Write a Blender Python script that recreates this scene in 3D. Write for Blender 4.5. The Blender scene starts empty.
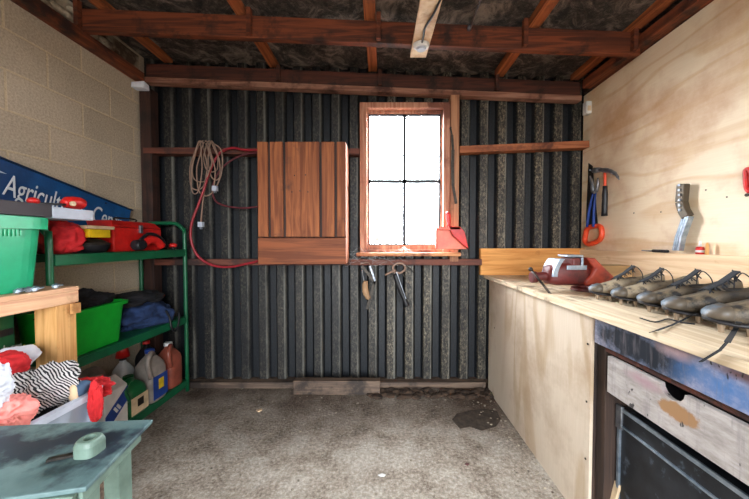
import bpy, bmesh, math, random
from mathutils import Vector, Matrix, Euler, noise
S = bpy.context.scene
COL = S.collection
R = math.radians
random.seed(7)

# ------------------------------------------------------------------ camera
F = 300.0                       # focal length in pixels of the 749 px wide frame
H = 1.24                        # eye height
cd = bpy.data.cameras.new('camera'); cam = bpy.data.objects.new('camera', cd); COL.objects.link(cam)
cd.sensor_width = 36.0; cd.lens = F / 749 * 36.0; cd.clip_start = 0.02; cd.clip_end = 500
cam.location = (0, 0, H)
cam.rotation_euler = (R(90) - math.atan(8.5 / F), 0, 0); cd.shift_x = -8.0 / 749
S.camera = cam
S.view_settings.view_transform = 'Standard'; S.view_settings.look = 'None'
S.view_settings.gamma = 1.0; S.view_settings.use_curve_mapping = False
S.view_settings.exposure = 0.45

# ------------------------------------------------------------------ world
SKY_FRONT, SKY_BACK = 55.0, 13.5
w = bpy.data.worlds.new('sky'); S.world = w; w.use_nodes = True
nt = w.node_tree; nt.nodes.clear()
tc = nt.nodes.new('ShaderNodeTexCoord'); sp = nt.nodes.new('ShaderNodeSeparateXYZ')
mr = nt.nodes.new('ShaderNodeMapRange'); mr.inputs['From Min'].default_value = -0.3; mr.inputs['From Max'].default_value = 0.4
mr.inputs['To Min'].default_value = SKY_BACK; mr.inputs['To Max'].default_value = SKY_FRONT
bg = nt.nodes.new('ShaderNodeBackground'); bg.inputs['Color'].default_value = (0.88, 0.94, 1.0, 1)
ow = nt.nodes.new('ShaderNodeOutputWorld')
nt.links.new(tc.outputs['Generated'], sp.inputs[0]); nt.links.new(sp.outputs['Y'], mr.inputs['Value'])
nt.links.new(mr.outputs[0], bg.inputs['Strength']); nt.links.new(bg.outputs[0], ow.inputs[0])
def portal(name, loc, rot, sx, sy):
    l = bpy.data.lights.new(name, 'AREA'); l.shape = 'RECTANGLE'; l.size = sx; l.size_y = sy; l.cycles.is_portal = True
    o = bpy.data.objects.new(name, l); COL.objects.link(o); o.location = loc; o.rotation_euler = rot
    return o
portal('window_daylight', (0.18, 2.66, 1.75), (R(-90), 0, 0), 0.66, 1.16)      # faces into the room (-Y)
portal('doorway_daylight', (0.15, -1.58, 1.15), (R(90), 0, 0), 2.8, 2.26)     # faces into the room (+Y)

# ------------------------------------------------------------------ helpers
def hexc(h):
    h = h.lstrip('#'); v = [int(h[i:i+2], 16) / 255 for i in (0, 2, 4)]
    return tuple((c / 12.92 if c <= 0.04045 else ((c + 0.055) / 1.055) ** 2.4) for c in v) + (1,)
CR = cam.rotation_euler.to_matrix()
def ray(u, v): return CR @ Vector(((u - 382.5) / F, -(v - 249.5) / F, -1.0))
def P(u, v, X=None, Y=None, Z=None):
    d = ray(u, v)
    t = X / d.x if X is not None else (Y / d.y if Y is not None else (Z - H) / d.z)
    return Vector((d.x * t, d.y * t, H + d.z * t))

def _mat(name):
    m = bpy.data.materials.new(name); m.use_nodes = True; n = m.node_tree; n.nodes.clear()
    o = n.nodes.new('ShaderNodeOutputMaterial'); b = n.nodes.new('ShaderNodeBsdfPrincipled')
    n.links.new(b.outputs[0], o.inputs[0]); return m, n, b
def _noise(n, vec, sc, det=6, rough=0.6, dist=0.0):
    x = n.nodes.new('ShaderNodeTexNoise'); x.inputs['Scale'].default_value = sc; x.inputs['Detail'].default_value = det
    x.inputs['Roughness'].default_value = rough; x.inputs['Distortion'].default_value = dist
    n.links.new(vec, x.inputs['Vector']); return x.outputs[0]
def _ramp(n, fac, stops):
    r = n.nodes.new('ShaderNodeValToRGB'); e = r.color_ramp.elements
    e[0].position, e[0].color = stops[0]; e[1].position, e[1].color = stops[-1]
    for p, c in stops[1:-1]:
        q = e.new(p); q.color = c
    n.links.new(fac, r.inputs[0]); return r.outputs[0]
def _mix(n, fac, a, b, blend='MIX'):
    m = n.nodes.new('ShaderNodeMix'); m.data_type = 'RGBA'; m.blend_type = blend
    for k, v in ((0, fac), (6, a), (7, b)):
        if hasattr(v, 'is_output'): n.links.new(v, m.inputs[k])
        else: m.inputs[k].default_value = v
    return m.outputs[2]
def _map(n, scale=(1, 1, 1), loc=(0, 0, 0), rot=(0, 0, 0)):
    t = n.nodes.new('ShaderNodeTexCoord'); m = n.nodes.new('ShaderNodeMapping')
    m.inputs['Scale'].default_value = scale; m.inputs['Location'].default_value = loc; m.inputs['Rotation'].default_value = rot
    n.links.new(t.outputs['Object'], m.inputs[0]); return m.outputs[0]
def _bump(n, b, h, strength, dist=0.01):
    u = n.nodes.new('ShaderNodeBump'); u.inputs['Strength'].default_value = strength; u.inputs['Distance'].default_value = dist
    n.links.new(h, u.inputs['Height']); n.links.new(u.outputs[0], b.inputs['Normal'])
def noisy(name, c1, c2, sc=8, aniso=(1, 1, 1), rough=0.7, bump=0.15, c3=None, sc3=2.5, t3=0.55, metal=0.0, dist=0.0, det=6, lo=0.35, hi=0.65, sheen=0, w3=0.06):
    m, n, b = _mat(name); v = _map(n, aniso)
    f = _noise(n, v, sc, det, 0.6, dist); col = _ramp(n, f, [(lo, hexc(c1)), (hi, hexc(c2))])
    if c3:
        v3 = _map(n, (1, 1, 1), (3.1, 1.7, 0.4)); f3 = _noise(n, v3, sc3, 7, 0.65)
        col = _mix(n, _ramp(n, f3, [(t3 - w3, (0, 0, 0, 1)), (t3 + w3, (1, 1, 1, 1))]), col, hexc(c3))
    n.links.new(col, b.inputs['Base Color']); b.inputs['Roughness'].default_value = rough; b.inputs['Metallic'].default_value = metal
    if bump: _bump(n, b, f, bump)
    return m
def flat(name, c, rough=0.5, metal=0.0, var=0.12, sc=14, bump=0.05):
    h = [int(c.lstrip('#')[i:i+2], 16) for i in (0, 2, 4)]
    k = lambda s: '#%02x%02x%02x' % tuple(max(0, min(255, int(x * s))) for x in h)
    return noisy(name, k(1 - var), k(1 + var * 0.6), sc, rough=rough, metal=metal, bump=bump)
def wood(name, c1, c2, axis='x', c3=None, rough=0.7, t3=0.6, sc3=4, sc=3.0):
    a = {'x': (0.5, 9, 9), 'y': (9, 0.5, 9), 'z': (9, 9, 0.5)}[axis]
    return noisy(name, c1, c2, sc, a, rough, 0.25, c3, sc3, t3, dist=1.2, lo=0.41, hi=0.6)

class MB:
    """collects shapes given in world coordinates and links them as ONE mesh object"""
    def __init__(s): s.bm = bmesh.new()
    def _new(s, fn, *a, **k):
        r = fn(s.bm, *a, **k); return r['verts']
    def box(s, x0, x1, y0, y1, z0, z1, rot=None, piv=None):
        M = Matrix.Translation(((x0+x1)/2, (y0+y1)/2, (z0+z1)/2)) @ Matrix.Diagonal((x1-x0, y1-y0, z1-z0, 1))
        v = s._new(bmesh.ops.create_cube, size=1, matrix=M)
        if rot:
            p = Vector(piv) if piv else Vector(((x0+x1)/2, (y0+y1)/2, (z0+z1)/2))
            bmesh.ops.rotate(s.bm, verts=v, cent=p, matrix=Euler(rot).to_matrix())
        return s
    def bar(s, p0, p1, wd, dp, up=(0, 0, 1)):
        """rectangular bar from p0 to p1, wd sideways, dp along up"""
        p0, p1 = Vector(p0), Vector(p1); d = (p1 - p0); L = d.length; d.normalize()
        sd = d.cross(Vector(up)).normalized(); u = sd.cross(d).normalized()
        M = Matrix((( *(sd*wd),), (*(d*L),), (*(u*dp),))).transposed().to_4x4(); M.translation = (p0 + p1) / 2
        s._new(bmesh.ops.create_cube, size=1, matrix=M); return s
    def cyl(s, p0, p1, r0, r1=None, n=16):
        p0, p1 = Vector(p0), Vector(p1); r1 = r0 if r1 is None else r1
        d = p1 - p0; M = Matrix.Translation((p0 + p1) / 2) @ d.to_track_quat('Z', 'Y').to_matrix().to_4x4()
        s._new(bmesh.ops.create_cone, cap_ends=True, segments=n, radius1=r0, radius2=r1, depth=d.length, matrix=M); return s
    def ico(s, c, r, sub=3, rot=None):
        M = Matrix.Translation(c) @ (Euler(rot).to_matrix().to_4x4() if rot else Matrix()) @ Matrix.Diagonal((*r, 1))
        s._new(bmesh.ops.create_icosphere, subdivisions=sub, radius=1, matrix=M); return s
    def tube(s, pts, r, n=8, smooth=4, closed=False):
        pts = [Vector(p) for p in pts]
        if smooth:
            q = []; N = len(pts)
            for i in range(N if closed else N - 1):
                a = pts[(i-1) % N] if (i or closed) else pts[0]; b = pts[i]; c = pts[(i+1) % N]; d = pts[(i+2) % N] if (closed or i+2 < N) else pts[-1]
                for k in range(smooth):
                    t = k / smooth
                    q.append(0.5*((2*b)+(c-a)*t+(2*a-5*b+4*c-d)*t*t+(3*b-a-3*c+d)*t**3))
            if not closed: q.append(pts[-1])
            pts = q
        rings = []; up = None; N = len(pts)
        for i, p in enumerate(pts):
            d = (pts[(i+1) % N] - pts[i-1]) if closed else (pts[min(i+1, N-1)] - pts[max(i-1, 0)])
            if d.length < 1e-9: d = Vector((0, 0, 1))
            d.normalize()
            if up is None:
                up = d.orthogonal().normalized()
            else:
                up = (up - d * up.dot(d)); up = up.normalized() if up.length > 1e-6 else d.orthogonal().normalized()
            sd = d.cross(up); rr = r[i*len(r)//N] if isinstance(r, (list, tuple)) else r
            rings.append([s.bm.verts.new(p + (up*math.cos(2*math.pi*k/n) + sd*math.sin(2*math.pi*k/n))*rr) for k in range(n)])
        for i in range(N if closed else N-1):
            a, b = rings[i], rings[(i+1) % N]
            for k in range(n): s.bm.faces.new((a[k], a[(k+1) % n], b[(k+1) % n], b[k]))
        if not closed:
            s.bm.faces.new(rings[0][::-1]); s.bm.faces.new(rings[-1])
        return s
    def prism(s, pts, vec):
        """closed polygon (3D points) extruded by vec"""
        a = [s.bm.verts.new(p) for p in pts]; b = [s.bm.verts.new(Vector(p) + Vector(vec)) for p in pts]; n = len(a)
        s.bm.faces.new(a[::-1]); s.bm.faces.new(b)
        for i in range(n): s.bm.faces.new((a[i], a[(i+1) % n], b[(i+1) % n], b[i]))
        return s
    def loft(s, rings, cap=True):
        R_ = [[s.bm.verts.new(p) for p in r] for r in rings]
        for a, b in zip(R_, R_[1:]):
            n = len(a)
            for k in range(n): s.bm.faces.new((a[k], a[(k+1) % n], b[(k+1) % n], b[k]))
        if cap: s.bm.faces.new(R_[0][::-1]); s.bm.faces.new(R_[-1])
        return s
    def lathe(s, c, prof, n=24, axis='z', cap=True, sq=None):
        """prof: (radius, height) list, about c; sq=(sx, sy, power) makes the rings rounded rectangles"""
        c = Vector(c); rings = []
        for r, h in prof:
            ring = []
            for k in range(n):
                t = 2*math.pi*k/n; x, y = math.cos(t), math.sin(t)
                if sq:
                    e = sq[2]; x = math.copysign(abs(x)**e, x)*sq[0]; y = math.copysign(abs(y)**e, y)*sq[1]
                x *= r; y *= r
                ring.append(c + (Vector((x, y, h)) if axis == 'z' else Vector((h, x, y)) if axis == 'x' else Vector((y, h, x))))
            rings.append(ring)
        return s.loft(rings, cap)
    def jitter(s, amp, sc, seed=0):
        for v in s.bm.verts:
            v.co += noise.noise_vector(v.co * sc + Vector((seed, seed*2, 0))) * amp
        return s
    def build(s, name, mat, parent=None, bevel=0.0, smooth=False, kind=None, origin=None, sub=0, seg=2):
        bmesh.ops.recalc_face_normals(s.bm, faces=s.bm.faces)
        me = bpy.data.meshes.new(name)
        if parent is not None:
            off = parent.matrix_basis.translation.copy(); p = parent
            while p.parent: p = p.parent; off += p.matrix_basis.translation
        elif origin is not None: off = Vector(origin)
        else:
            cs = [v.co for v in s.bm.verts]
            off = Vector(((min(c.x for c in cs)+max(c.x for c in cs))/2, (min(c.y for c in cs)+max(c.y for c in cs))/2, min(c.z for c in cs)))
        bmesh.ops.translate(s.bm, verts=s.bm.verts, vec=-off)
        s.bm.to_mesh(me); s.bm.free()
        if smooth: me.polygons.foreach_set('use_smooth', [True]*len(me.polygons))
        o = bpy.data.objects.new(name, me); COL.objects.link(o); me.materials.append(mat)
        if parent is not None: o.parent = parent
        else: o.location = off
        if sub:
            q = o.modifiers.new('sub', 'SUBSURF'); q.levels = q.render_levels = sub
        if bevel:
            q = o.modifiers.new('bev', 'BEVEL'); q.width = bevel; q.segments = seg; q.limit_method = 'ANGLE'; q.angle_limit = R(40)
        if kind: o['kind'] = kind
        return o
def thing(name, label, cat, loc=(0, 0, 0), group=None):
    o = bpy.data.objects.new(name, None); COL.objects.link(o); o.location = loc; o.empty_display_size = 0.05
    o['label'] = label; o['category'] = cat
    if group: o['group'] = group
    return o
def tag(o, label, cat, group=None, kind=None):
    o['label'] = label; o['category'] = cat
    if group: o['group'] = group
    if kind: o['kind'] = kind
    return o
def copy_tree(o, parent=None):
    c = o.copy(); COL.objects.link(c)
    if parent: c.parent = parent
    for ch in list(o.children): copy_tree(ch, c)
    return c
def text_mesh(name, body, size, mat, M, parent=None, sx=1.0, extrude=0.0008, label=None, xend=None):
    cu = bpy.data.curves.new(name, 'FONT'); cu.body = body; cu.size = size; cu.extrude = extrude; cu.offset = 0.0
    t = bpy.data.objects.new(name, cu); COL.objects.link(t)
    bpy.context.view_layer.update()
    me = bpy.data.meshes.new_from_object(t.evaluated_get(bpy.context.evaluated_depsgraph_get()))
    bpy.data.objects.remove(t); me.name = name
    o = bpy.data.objects.new(name, me); COL.objects.link(o); me.materials.clear(); me.materials.append(mat)
    W = max(v.co.x for v in me.vertices)
    if xend: sx = xend / W
    me.transform(M @ Matrix.Diagonal((sx, 1, 1, 1)))
    if parent:
        me.transform(Matrix.Translation(-parent.location)); o.parent = parent
    return o
def cloth(name, c, r, mat, parent=None, seed=0, fold=0.25, freq=4.0, floor=None, sub=5, rot=None, sm=True):
    """a crumpled heap of cloth: folds from ridged noise, flattened where it lies"""
    b = MB(); b.ico((0, 0, 0), (1, 1, 1), sub)
    for v in b.bm.verts:
        p = v.co.copy(); q = p*freq*0.5 + Vector((seed*3.1, seed*1.7, seed))
        d = noise.ridged_multi_fractal(q, 0.9, 2.1, 3, 1.0, 2.0) - 1.0
        e = noise.noise(p*1.3 + Vector((seed, 0, seed)))
        v.co = p * (1 + fold*0.45*d + fold*0.9*e)
        v.co.x *= r[0]; v.co.y *= r[1]; v.co.z *= r[2]
    if rot: bmesh.ops.rotate(b.bm, verts=b.bm.verts, cent=(0, 0, 0), matrix=Euler(rot).to_matrix())
    bmesh.ops.translate(b.bm, verts=b.bm.verts, vec=c)
    if floor is not None:
        for v in b.bm.verts:
            if v.co.z < floor: v.co.z = floor + 0.001*noise.noise(v.co*20)
    return b.build(name, mat, parent, smooth=sm)

# ------------------------------------------------------------------ materials
M = {}
def block_mat():
    m, n, b = _mat('concrete block')
    t = n.nodes.new('ShaderNodeTexCoord'); sp = n.nodes.new('ShaderNodeSeparateXYZ'); cb = n.nodes.new('ShaderNodeCombineXYZ')
    n.links.new(t.outputs['Object'], sp.inputs[0])
    a = n.nodes.new('ShaderNodeMath'); a.operation = 'ADD'; a.inputs[1].default_value = 4.1 + 0.025
    n.links.new(sp.outputs['Y'], a.inputs[0]); n.links.new(a.outputs[0], cb.inputs[0]); n.links.new(sp.outputs['Z'], cb.inputs[1])
    wob = _noise(n, _map(n), 12, 3); 
    br = n.nodes.new('ShaderNodeTexBrick'); br.offset = 0.5; br.offset_frequency = 2; br.squash = 1
    for k, v in (('Scale', 1), ('Mortar Size', 0.007), ('Mortar Smooth', 0.3), ('Bias', -0.2), ('Brick Width', 0.41), ('Row Height', 0.215)): br.inputs[k].default_value = v
    br.inputs['Color1'].default_value = hexc('#ccbaa4'); br.inputs['Color2'].default_value = hexc('#a89682'); br.inputs['Mortar'].default_value = hexc('#e0c8a0')
    n.links.new(cb.outputs[0], br.inputs['Vector'])
    g = _noise(n, _map(n), 90, 5, 0.7); big = _noise(n, _map(n), 3, 5, 0.6)
    col = _mix(n, 0.45, br.outputs['Color'], _ramp(n, g, [(0.35, hexc('#6c6254')), (0.62, hexc('#d8c8ae'))]))
    col = _mix(n, 0.25, col, _ramp(n, big, [(0.35, hexc('#988a76')), (0.65, hexc('#c8b498'))]))
    n.links.new(col, b.inputs['Base Color']); b.inputs['Roughness'].default_value = 0.95
    inv = n.nodes.new('ShaderNodeMath'); inv.operation = 'MULTIPLY_ADD'; inv.inputs[1].default_value = -0.8
    n.links.new(br.outputs['Fac'], inv.inputs[0]); n.links.new(g, inv.inputs[2]); _bump(n, b, inv.outputs[0], 0.5, 0.006)
    return m
def floor_mat():
    m, n, b = _mat('worn concrete'); v = _map(n)
    g = _noise(n, v, 55, 8, 0.75); mid = _noise(n, _map(n, (1, 1, 1), (5, 2, 0)), 5, 8, 0.7); big = _noise(n, _map(n, (1, 1, 1), (1, 9, 0)), 1.3, 4, 0.6)
    col = _ramp(n, g, [(0.38, hexc('#4c4136')), (0.5, hexc('#a09282')), (0.62, hexc('#dcd2c4'))])
    col = _mix(n, 0.5, col, _ramp(n, mid, [(0.36, hexc('#5c4e40')), (0.47, hexc('#a49686')), (0.62, hexc('#d0c8bc'))]))
    # brown spill stains by the back wall keep their own shape
    sp = n.nodes.new('ShaderNodeSeparateXYZ'); n.links.new(v, sp.inputs[0])
    mr = n.nodes.new('ShaderNodeMapRange'); mr.inputs['From Min'].default_value = 1.6; mr.inputs['From Max'].default_value = 2.35
    n.links.new(sp.outputs['Y'], mr.inputs[0])
    mu = n.nodes.new('ShaderNodeMath'); mu.operation = 'MULTIPLY'; n.links.new(mr.outputs[0], mu.inputs[0])
    n.links.new(_ramp(n, big, [(0.35, (0.35,)*3+(1,)), (0.6, (1, 1, 1, 1))]), mu.inputs[1])
    col = _mix(n, mu.outputs[0], col, hexc('#62452a'), 'MULTIPLY')
    vo = n.nodes.new('ShaderNodeTexVoronoi'); vo.inputs['Scale'].default_value = 38; n.links.new(v, vo.inputs['Vector'])
    peb = _ramp(n, vo.outputs['Distance'], [(0.12, (1, 1, 1, 1)), (0.2, (0, 0, 0, 1))])
    pm = n.nodes.new('ShaderNodeMath'); pm.operation = 'MULTIPLY'; n.links.new(peb, pm.inputs[0])
    n.links.new(_ramp(n, _noise(n, v, 9, 3), [(0.5, (0, 0, 0, 1)), (0.62, (0.7,)*3+(1,))]), pm.inputs[1])
    col = _mix(n, pm.outputs[0], col, hexc('#cfc6b6'))
    n.links.new(col, b.inputs['Base Color']); b.inputs['Roughness'].default_value = 0.92; _bump(n, b, g, 1.0, 0.02)
    return m
def ply_mat(name, axis, c1, c2, c3):
    a = {'y': (1.0, 0.45, 2.2), 'z': (1.0, 2.0, 0.35), 'x': (0.4, 1, 2)}[axis]
    m, n, b = _mat(name); v = _map(n, a)
    f = _noise(n, v, 1.5, 2, 0.4, 0.3)
    w_ = n.nodes.new('ShaderNodeMath'); w_.operation = 'MULTIPLY'; w_.inputs[1].default_value = 34; n.links.new(f, w_.inputs[0])
    s_ = n.nodes.new('ShaderNodeMath'); s_.operation = 'SINE'; n.links.new(w_.outputs[0], s_.inputs[0])
    a_ = n.nodes.new('ShaderNodeMath'); a_.operation = 'MULTIPLY_ADD'; a_.inputs[1].default_value = 0.5; a_.inputs[2].default_value = 0.5; n.links.new(s_.outputs[0], a_.inputs[0])
    col = _ramp(n, a_.outputs[0], [(0.0, hexc(c1)), (0.75, hexc(c1)), (1.0, hexc(c2))])
    fine = _noise(n, _map(n, {'y': (1, 1.5, 30), 'z': (30, 30, 1.5), 'x': (1.5, 30, 30)}[axis]), 4, 4)
    col = _mix(n, 0.3, col, _ramp(n, fine, [(0.3, hexc(c2)), (0.7, hexc(c1))]))
    d = _noise(n, _map(n, (1, 1, 1), (2.2, 0.6, 5.5)), 1.8, 8, 0.65)
    col = _mix(n, _ramp(n, d, [(0.46, (0, 0, 0, 1)), (0.68, (0.8,)*3+(1,))]), col, hexc(c3))
    n.links.new(col, b.inputs['Base Color']); b.inputs['Roughness'].default_value = 0.55; _bump(n, b, fine, 0.05)
    return m
def iron_mat():
    """dark painted sheet whose raised ribs are worn back to speckled zinc"""
    m, n, b = _mat('corrugated iron')
    v = _map(n); g = _noise(n, _map(n, (1, 1, 0.6)), 85, 5, 0.8); v2 = _noise(n, _map(n, (1, 1, 0.25), (4, 0, 0)), 3.5, 6, 0.7)
    sp = n.nodes.new('ShaderNodeSeparateXYZ'); n.links.new(v, sp.inputs[0])
    def mth(op, x, y=None):
        q = n.nodes.new('ShaderNodeMath'); q.operation = op
        for i, k in enumerate((x, y)):
            if k is None: continue
            if hasattr(k, 'is_output'): n.links.new(k, q.inputs[i])
            else: q.inputs[i].default_value = k
        return q.outputs[0]
    ph = mth('FRACT', mth('DIVIDE', mth('ADD', sp.outputs['X'], 2.157 + 0.157*4 + 0.012), 0.157))
    rib = _ramp(n, ph, [(0.0, (0, 0, 0, 1)), (0.06, (1, 1, 1, 1)), (0.50, (1, 1, 1, 1)), (0.60, (0, 0, 0, 1))])
    edge = _ramp(n, ph, [(0.40, (0, 0, 0, 1)), (0.45, (1, 1, 1, 1)), (0.5, (1, 1, 1, 1)), (0.55, (0, 0, 0, 1))])
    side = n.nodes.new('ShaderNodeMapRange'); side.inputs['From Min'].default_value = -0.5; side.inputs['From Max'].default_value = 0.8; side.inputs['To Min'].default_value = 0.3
    n.links.new(sp.outputs['X'], side.inputs[0])       # rib speckle fades leftward: weaker light there painted into the colour
    wear_shade = mth('MULTIPLY', mth('MULTIPLY', rib, side.outputs[0]), _ramp(n, v2, [(0.36, (0.2,)*3+(1,)), (0.6, (1, 1, 1, 1))]))
    speck = _ramp(n, g, [(0.40, hexc('#100f0e')), (0.52, hexc('#4c4438')), (0.66, hexc('#a89a80'))])
    dark = _ramp(n, g, [(0.4, hexc('#07090d')), (0.7, hexc('#1a1f26'))])
    col = _mix(n, wear_shade, dark, speck)
    col = _mix(n, mth('MULTIPLY', mth('MULTIPLY', edge, 0.75), _ramp(n, v2, [(0.4, (0.1,)*3+(1,)), (0.6, (1, 1, 1, 1))])), col, hexc('#7c7a72'))
    n.links.new(col, b.inputs['Base Color']); b.inputs['Metallic'].default_value = 0.2
    n.links.new(_ramp(n, g, [(0.3, (0.65,)*3+(1,)), (0.7, (0.4,)*3+(1,))]), b.inputs['Roughness']); _bump(n, b, g, 0.15, 0.003)
    return m
def lining_mat():
    m, n, b = _mat('dusty foil lining'); v = _map(n)
    g = _noise(n, v, 6, 10, 0.75, 0.8); h = _noise(n, _map(n, (1, 1, 1), (7, 3, 1)), 30, 6, 0.8)
    col = _ramp(n, g, [(0.40, hexc('#15100e')), (0.5, hexc('#3c322c')), (0.62, hexc('#8c7c70'))])
    col = _mix(n, _ramp(n, h, [(0.5, (0, 0, 0, 1)), (0.7, (0.6,)*3+(1,))]), col, hexc('#86796c'))
    n.links.new(col, b.inputs['Base Color']); b.inputs['Roughness'].default_value = 0.7; _bump(n, b, g, 0.9, 0.05)
    return m
def stripe_mat():
    m, n, b = _mat('striped knit'); wv = n.nodes.new('ShaderNodeTexWave'); wv.wave_type = 'BANDS'; wv.bands_direction = 'DIAGONAL'
    wv.inputs['Scale'].default_value = 46; wv.inputs['Distortion'].default_value = 9; wv.inputs['Detail'].default_value = 2; wv.inputs['Detail Scale'].default_value = 0.35
    n.links.new(_map(n, (1, 1, 1)), wv.inputs['Vector'])
    n.links.new(_ramp(n, wv.outputs['Fac'], [(0.45, hexc('#121118')), (0.55, hexc('#d0cccc'))]), b.inputs['Base Color']); b.inputs['Roughness'].default_value = 0.95
    return m
def glass_mat(name='window glass', tint=(1, 1, 1, 1), trans=0.94, rough=0.02):
    m = bpy.data.materials.new(name); m.use_nodes = True; n = m.node_tree; n.nodes.clear()
    o = n.nodes.new('ShaderNodeOutputMaterial'); t = n.nodes.new('ShaderNodeBsdfTransparent'); g = n.nodes.new('ShaderNodeBsdfGlossy')
    g.inputs['Roughness'].default_value = rough; t.inputs['Color'].default_value = tint
    x = n.nodes.new('ShaderNodeMixShader'); x.inputs[0].default_value = 1 - trans
    n.links.new(t.outputs[0], x.inputs[1]); n.links.new(g.outputs[0], x.inputs[2]); n.links.new(x.outputs[0], o.inputs[0]); return m
def clear_plastic():
    m = bpy.data.materials.new('clear plastic'); m.use_nodes = True; n = m.node_tree; n.nodes.clear()
    o = n.nodes.new('ShaderNodeOutputMaterial'); t = n.nodes.new('ShaderNodeBsdfTransparent'); t.inputs['Color'].default_value = (0.82, 0.88, 0.95, 1)
    g = n.nodes.new('ShaderNodeBsdfPrincipled'); g.inputs['Base Color'].default_value = (0.62, 0.7, 0.8, 1); g.inputs['Roughness'].default_value = 0.6
    x = n.nodes.new('ShaderNodeMixShader'); x.inputs[0].default_value = 0.35
    n.links.new(t.outputs[0], x.inputs[1]); n.links.new(g.outputs[0], x.inputs[2]); n.links.new(x.outputs[0], o.inputs[0]); return m
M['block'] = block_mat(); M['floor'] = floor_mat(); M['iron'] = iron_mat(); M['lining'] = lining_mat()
M['ply_wall'] = ply_mat('pale plywood wall', 'y', '#ecd9bc', '#dcbd94', '#bf8c60')
M['ply_panel'] = ply_mat('bench plywood', 'z', '#cdbdaa', '#b39c80', '#94785a')
M['glass'] = glass_mat(); M['clear'] = clear_plastic(); M['stripe'] = stripe_mat()
M['beam'] = wood('red brown rough timber', '#48200f', '#7a3a1c', 'x', '#28120a')
M['beam_dark'] = wood('dark rough timber', '#361a10', '#56291a', 'x', '#20100a')
M['rafter'] = wood('rafter timber', '#7c3e1e', '#a85e32', 'y', '#4a2412')
M['plate_y'] = wood('stained plate timber', '#5a2c18', '#8c4624', 'y', '#2c1811', t3=0.52)
M['plate_x'] = wood('dusty plate timber', '#7a4c3a', '#a07460', 'x', '#4a2a20')
M['stud'] = wood('stud timber', '#8c5c40', '#b07e5c', 'z', '#5c3826')
M['stud_dark'] = wood('dark stud timber', '#281610', '#40241a', 'z', '#180e0a')
M['nog'] = wood('nogging timber', '#8a4a2a', '#ac6840', 'x', '#5c2f1c')
M['nog_dark'] = wood('dark nogging timber', '#4c261c', '#6a3828', 'x', '#2c1814')
M['cab'] = wood('cabinet timber', '#703818', '#9c5a30', 'z', '#54301f', t3=0.66, sc3=5)
M['cab_x'] = wood('cabinet rail timber', '#683418', '#8c4c28', 'x', '#54301f', t3=0.66)
M['frame'] = wood('window frame timber', '#9c6048', '#c08c70', 'z', '#744434')
M['sash'] = flat('dark sash paint', '#30343c', 0.6)
M['sill'] = wood('window sill timber', '#a35c34', '#c88a5c', 'x', '#7c4630')
M['upstand'] = wood('orange pine', '#bd7c3a', '#d79a54', 'x', '#8c5424', t3=0.68)
M['upstand_y'] = wood('orange pine rail', '#d2b08a', '#e6cba6', 'y', '#b08454', t3=0.68)
M['top'] = wood('worktop board', '#c8b090', '#e0ceb2', 'y', '#7c6a54', t3=0.6, sc3=7)
M['pine_y'] = wood('raw pine rail', '#d09a78', '#e4b890', 'y', '#a87454', t3=0.64)
M['pine_z'] = wood('raw pine leg', '#c08a4c', '#dca86a', 'z', '#946234', t3=0.66)
M['grey_wood'] = wood('weathered timber', '#4a3a30', '#6e5a4a', 'x', '#2c221c')
M['dark_wood'] = wood('dark bench framing', '#241813', '#3c2a20', 'z', '#1a1310')
M['mortar'] = noisy('rough mortar', '#8a7c68', '#bcae98', 12, bump=0.9, rough=0.95, c3='#4a3a2c', t3=0.56)
M['green_frame'] = flat('green steel paint', '#0e5a38', 0.4)
M['green_tub'] = flat('green plastic', '#1fa673', 0.35, var=0.06)
M['green_tub2'] = flat('bright green plastic', '#12a02c', 0.35, var=0.06)
M['dkgreen'] = flat('dark green card', '#0d4a28', 0.6)
M['black'] = flat('black plastic', '#15151a', 0.45)
M['black_cloth'] = flat('black cloth', '#17161b', 0.95, bump=0.3)
M['red'] = flat('red plastic', '#c51e1a', 0.4)
M['red_cloth'] = noisy('red cloth', '#b3121a', '#d8252a', 20, rough=0.85, bump=0.2)
M['red_paint'] = noisy('worn red paint', '#7c2416', '#a03c24', 14, rough=0.5, c3='#5c2018', t3=0.62, sc3=9)
M['red_dark'] = noisy('dark red casting', '#481412', '#641e1a', 14, rough=0.5, c3='#381414', t3=0.6, sc3=9)
M['orange'] = flat('orange plastic', '#e8502a', 0.4)
M['yellow'] = flat('yellow plastic', '#d8b418', 0.5)
M['white'] = flat('white plastic', '#d8d6d2', 0.45, var=0.06)
M['offwhite'] = flat('grey white card', '#b4bac6', 0.6, var=0.06)
M['blue'] = flat('blue label', '#1c3f8c', 0.5)
M['sign_blue'] = noisy('blue sign', '#12497c', '#1c5c96', 5, rough=0.5, bump=0.02, c3='#0f3d6c')
M['sign_white'] = flat('sign lettering', '#d8dce0', 0.6, var=0.05)
M['navy'] = noisy('navy cloth', '#16284a', '#27406e', 18, rough=0.9, bump=0.3)
M['pink'] = noisy('pink cloth', '#e07c74', '#f09a90', 18, rough=0.9, bump=0.2)
M['whitecloth'] = noisy('white cloth', '#c8ccd8', '#e0e2ea', 18, rough=0.9, bump=0.2)
M['cream'] = flat('cream', '#d8bc98', 0.7)
M['steel'] = noisy('worn steel', '#6c7078', '#a4a8ae', 20, rough=0.38, metal=0.85, bump=0.1)
M['dark_steel'] = noisy('dark steel', '#25221f', '#4a423a', 20, rough=0.5, metal=0.6, bump=0.1)
M['zinc'] = noisy('galvanised steel', '#8494a4', '#b8c4d0', 25, rough=0.35, metal=0.8, bump=0.08)
M['cord'] = flat('dusty cream cord', '#8c7060', 0.7)
M['hose'] = flat('red hose', '#8c1824', 0.45)
M['teal_metal'] = noisy('grey green steel', '#4c6466', '#687f7e', 9, rough=0.45, metal=0.0, bump=0.1, c3='#1e2834', sc3=3.2, t3=0.5, w3=0.04)
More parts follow.
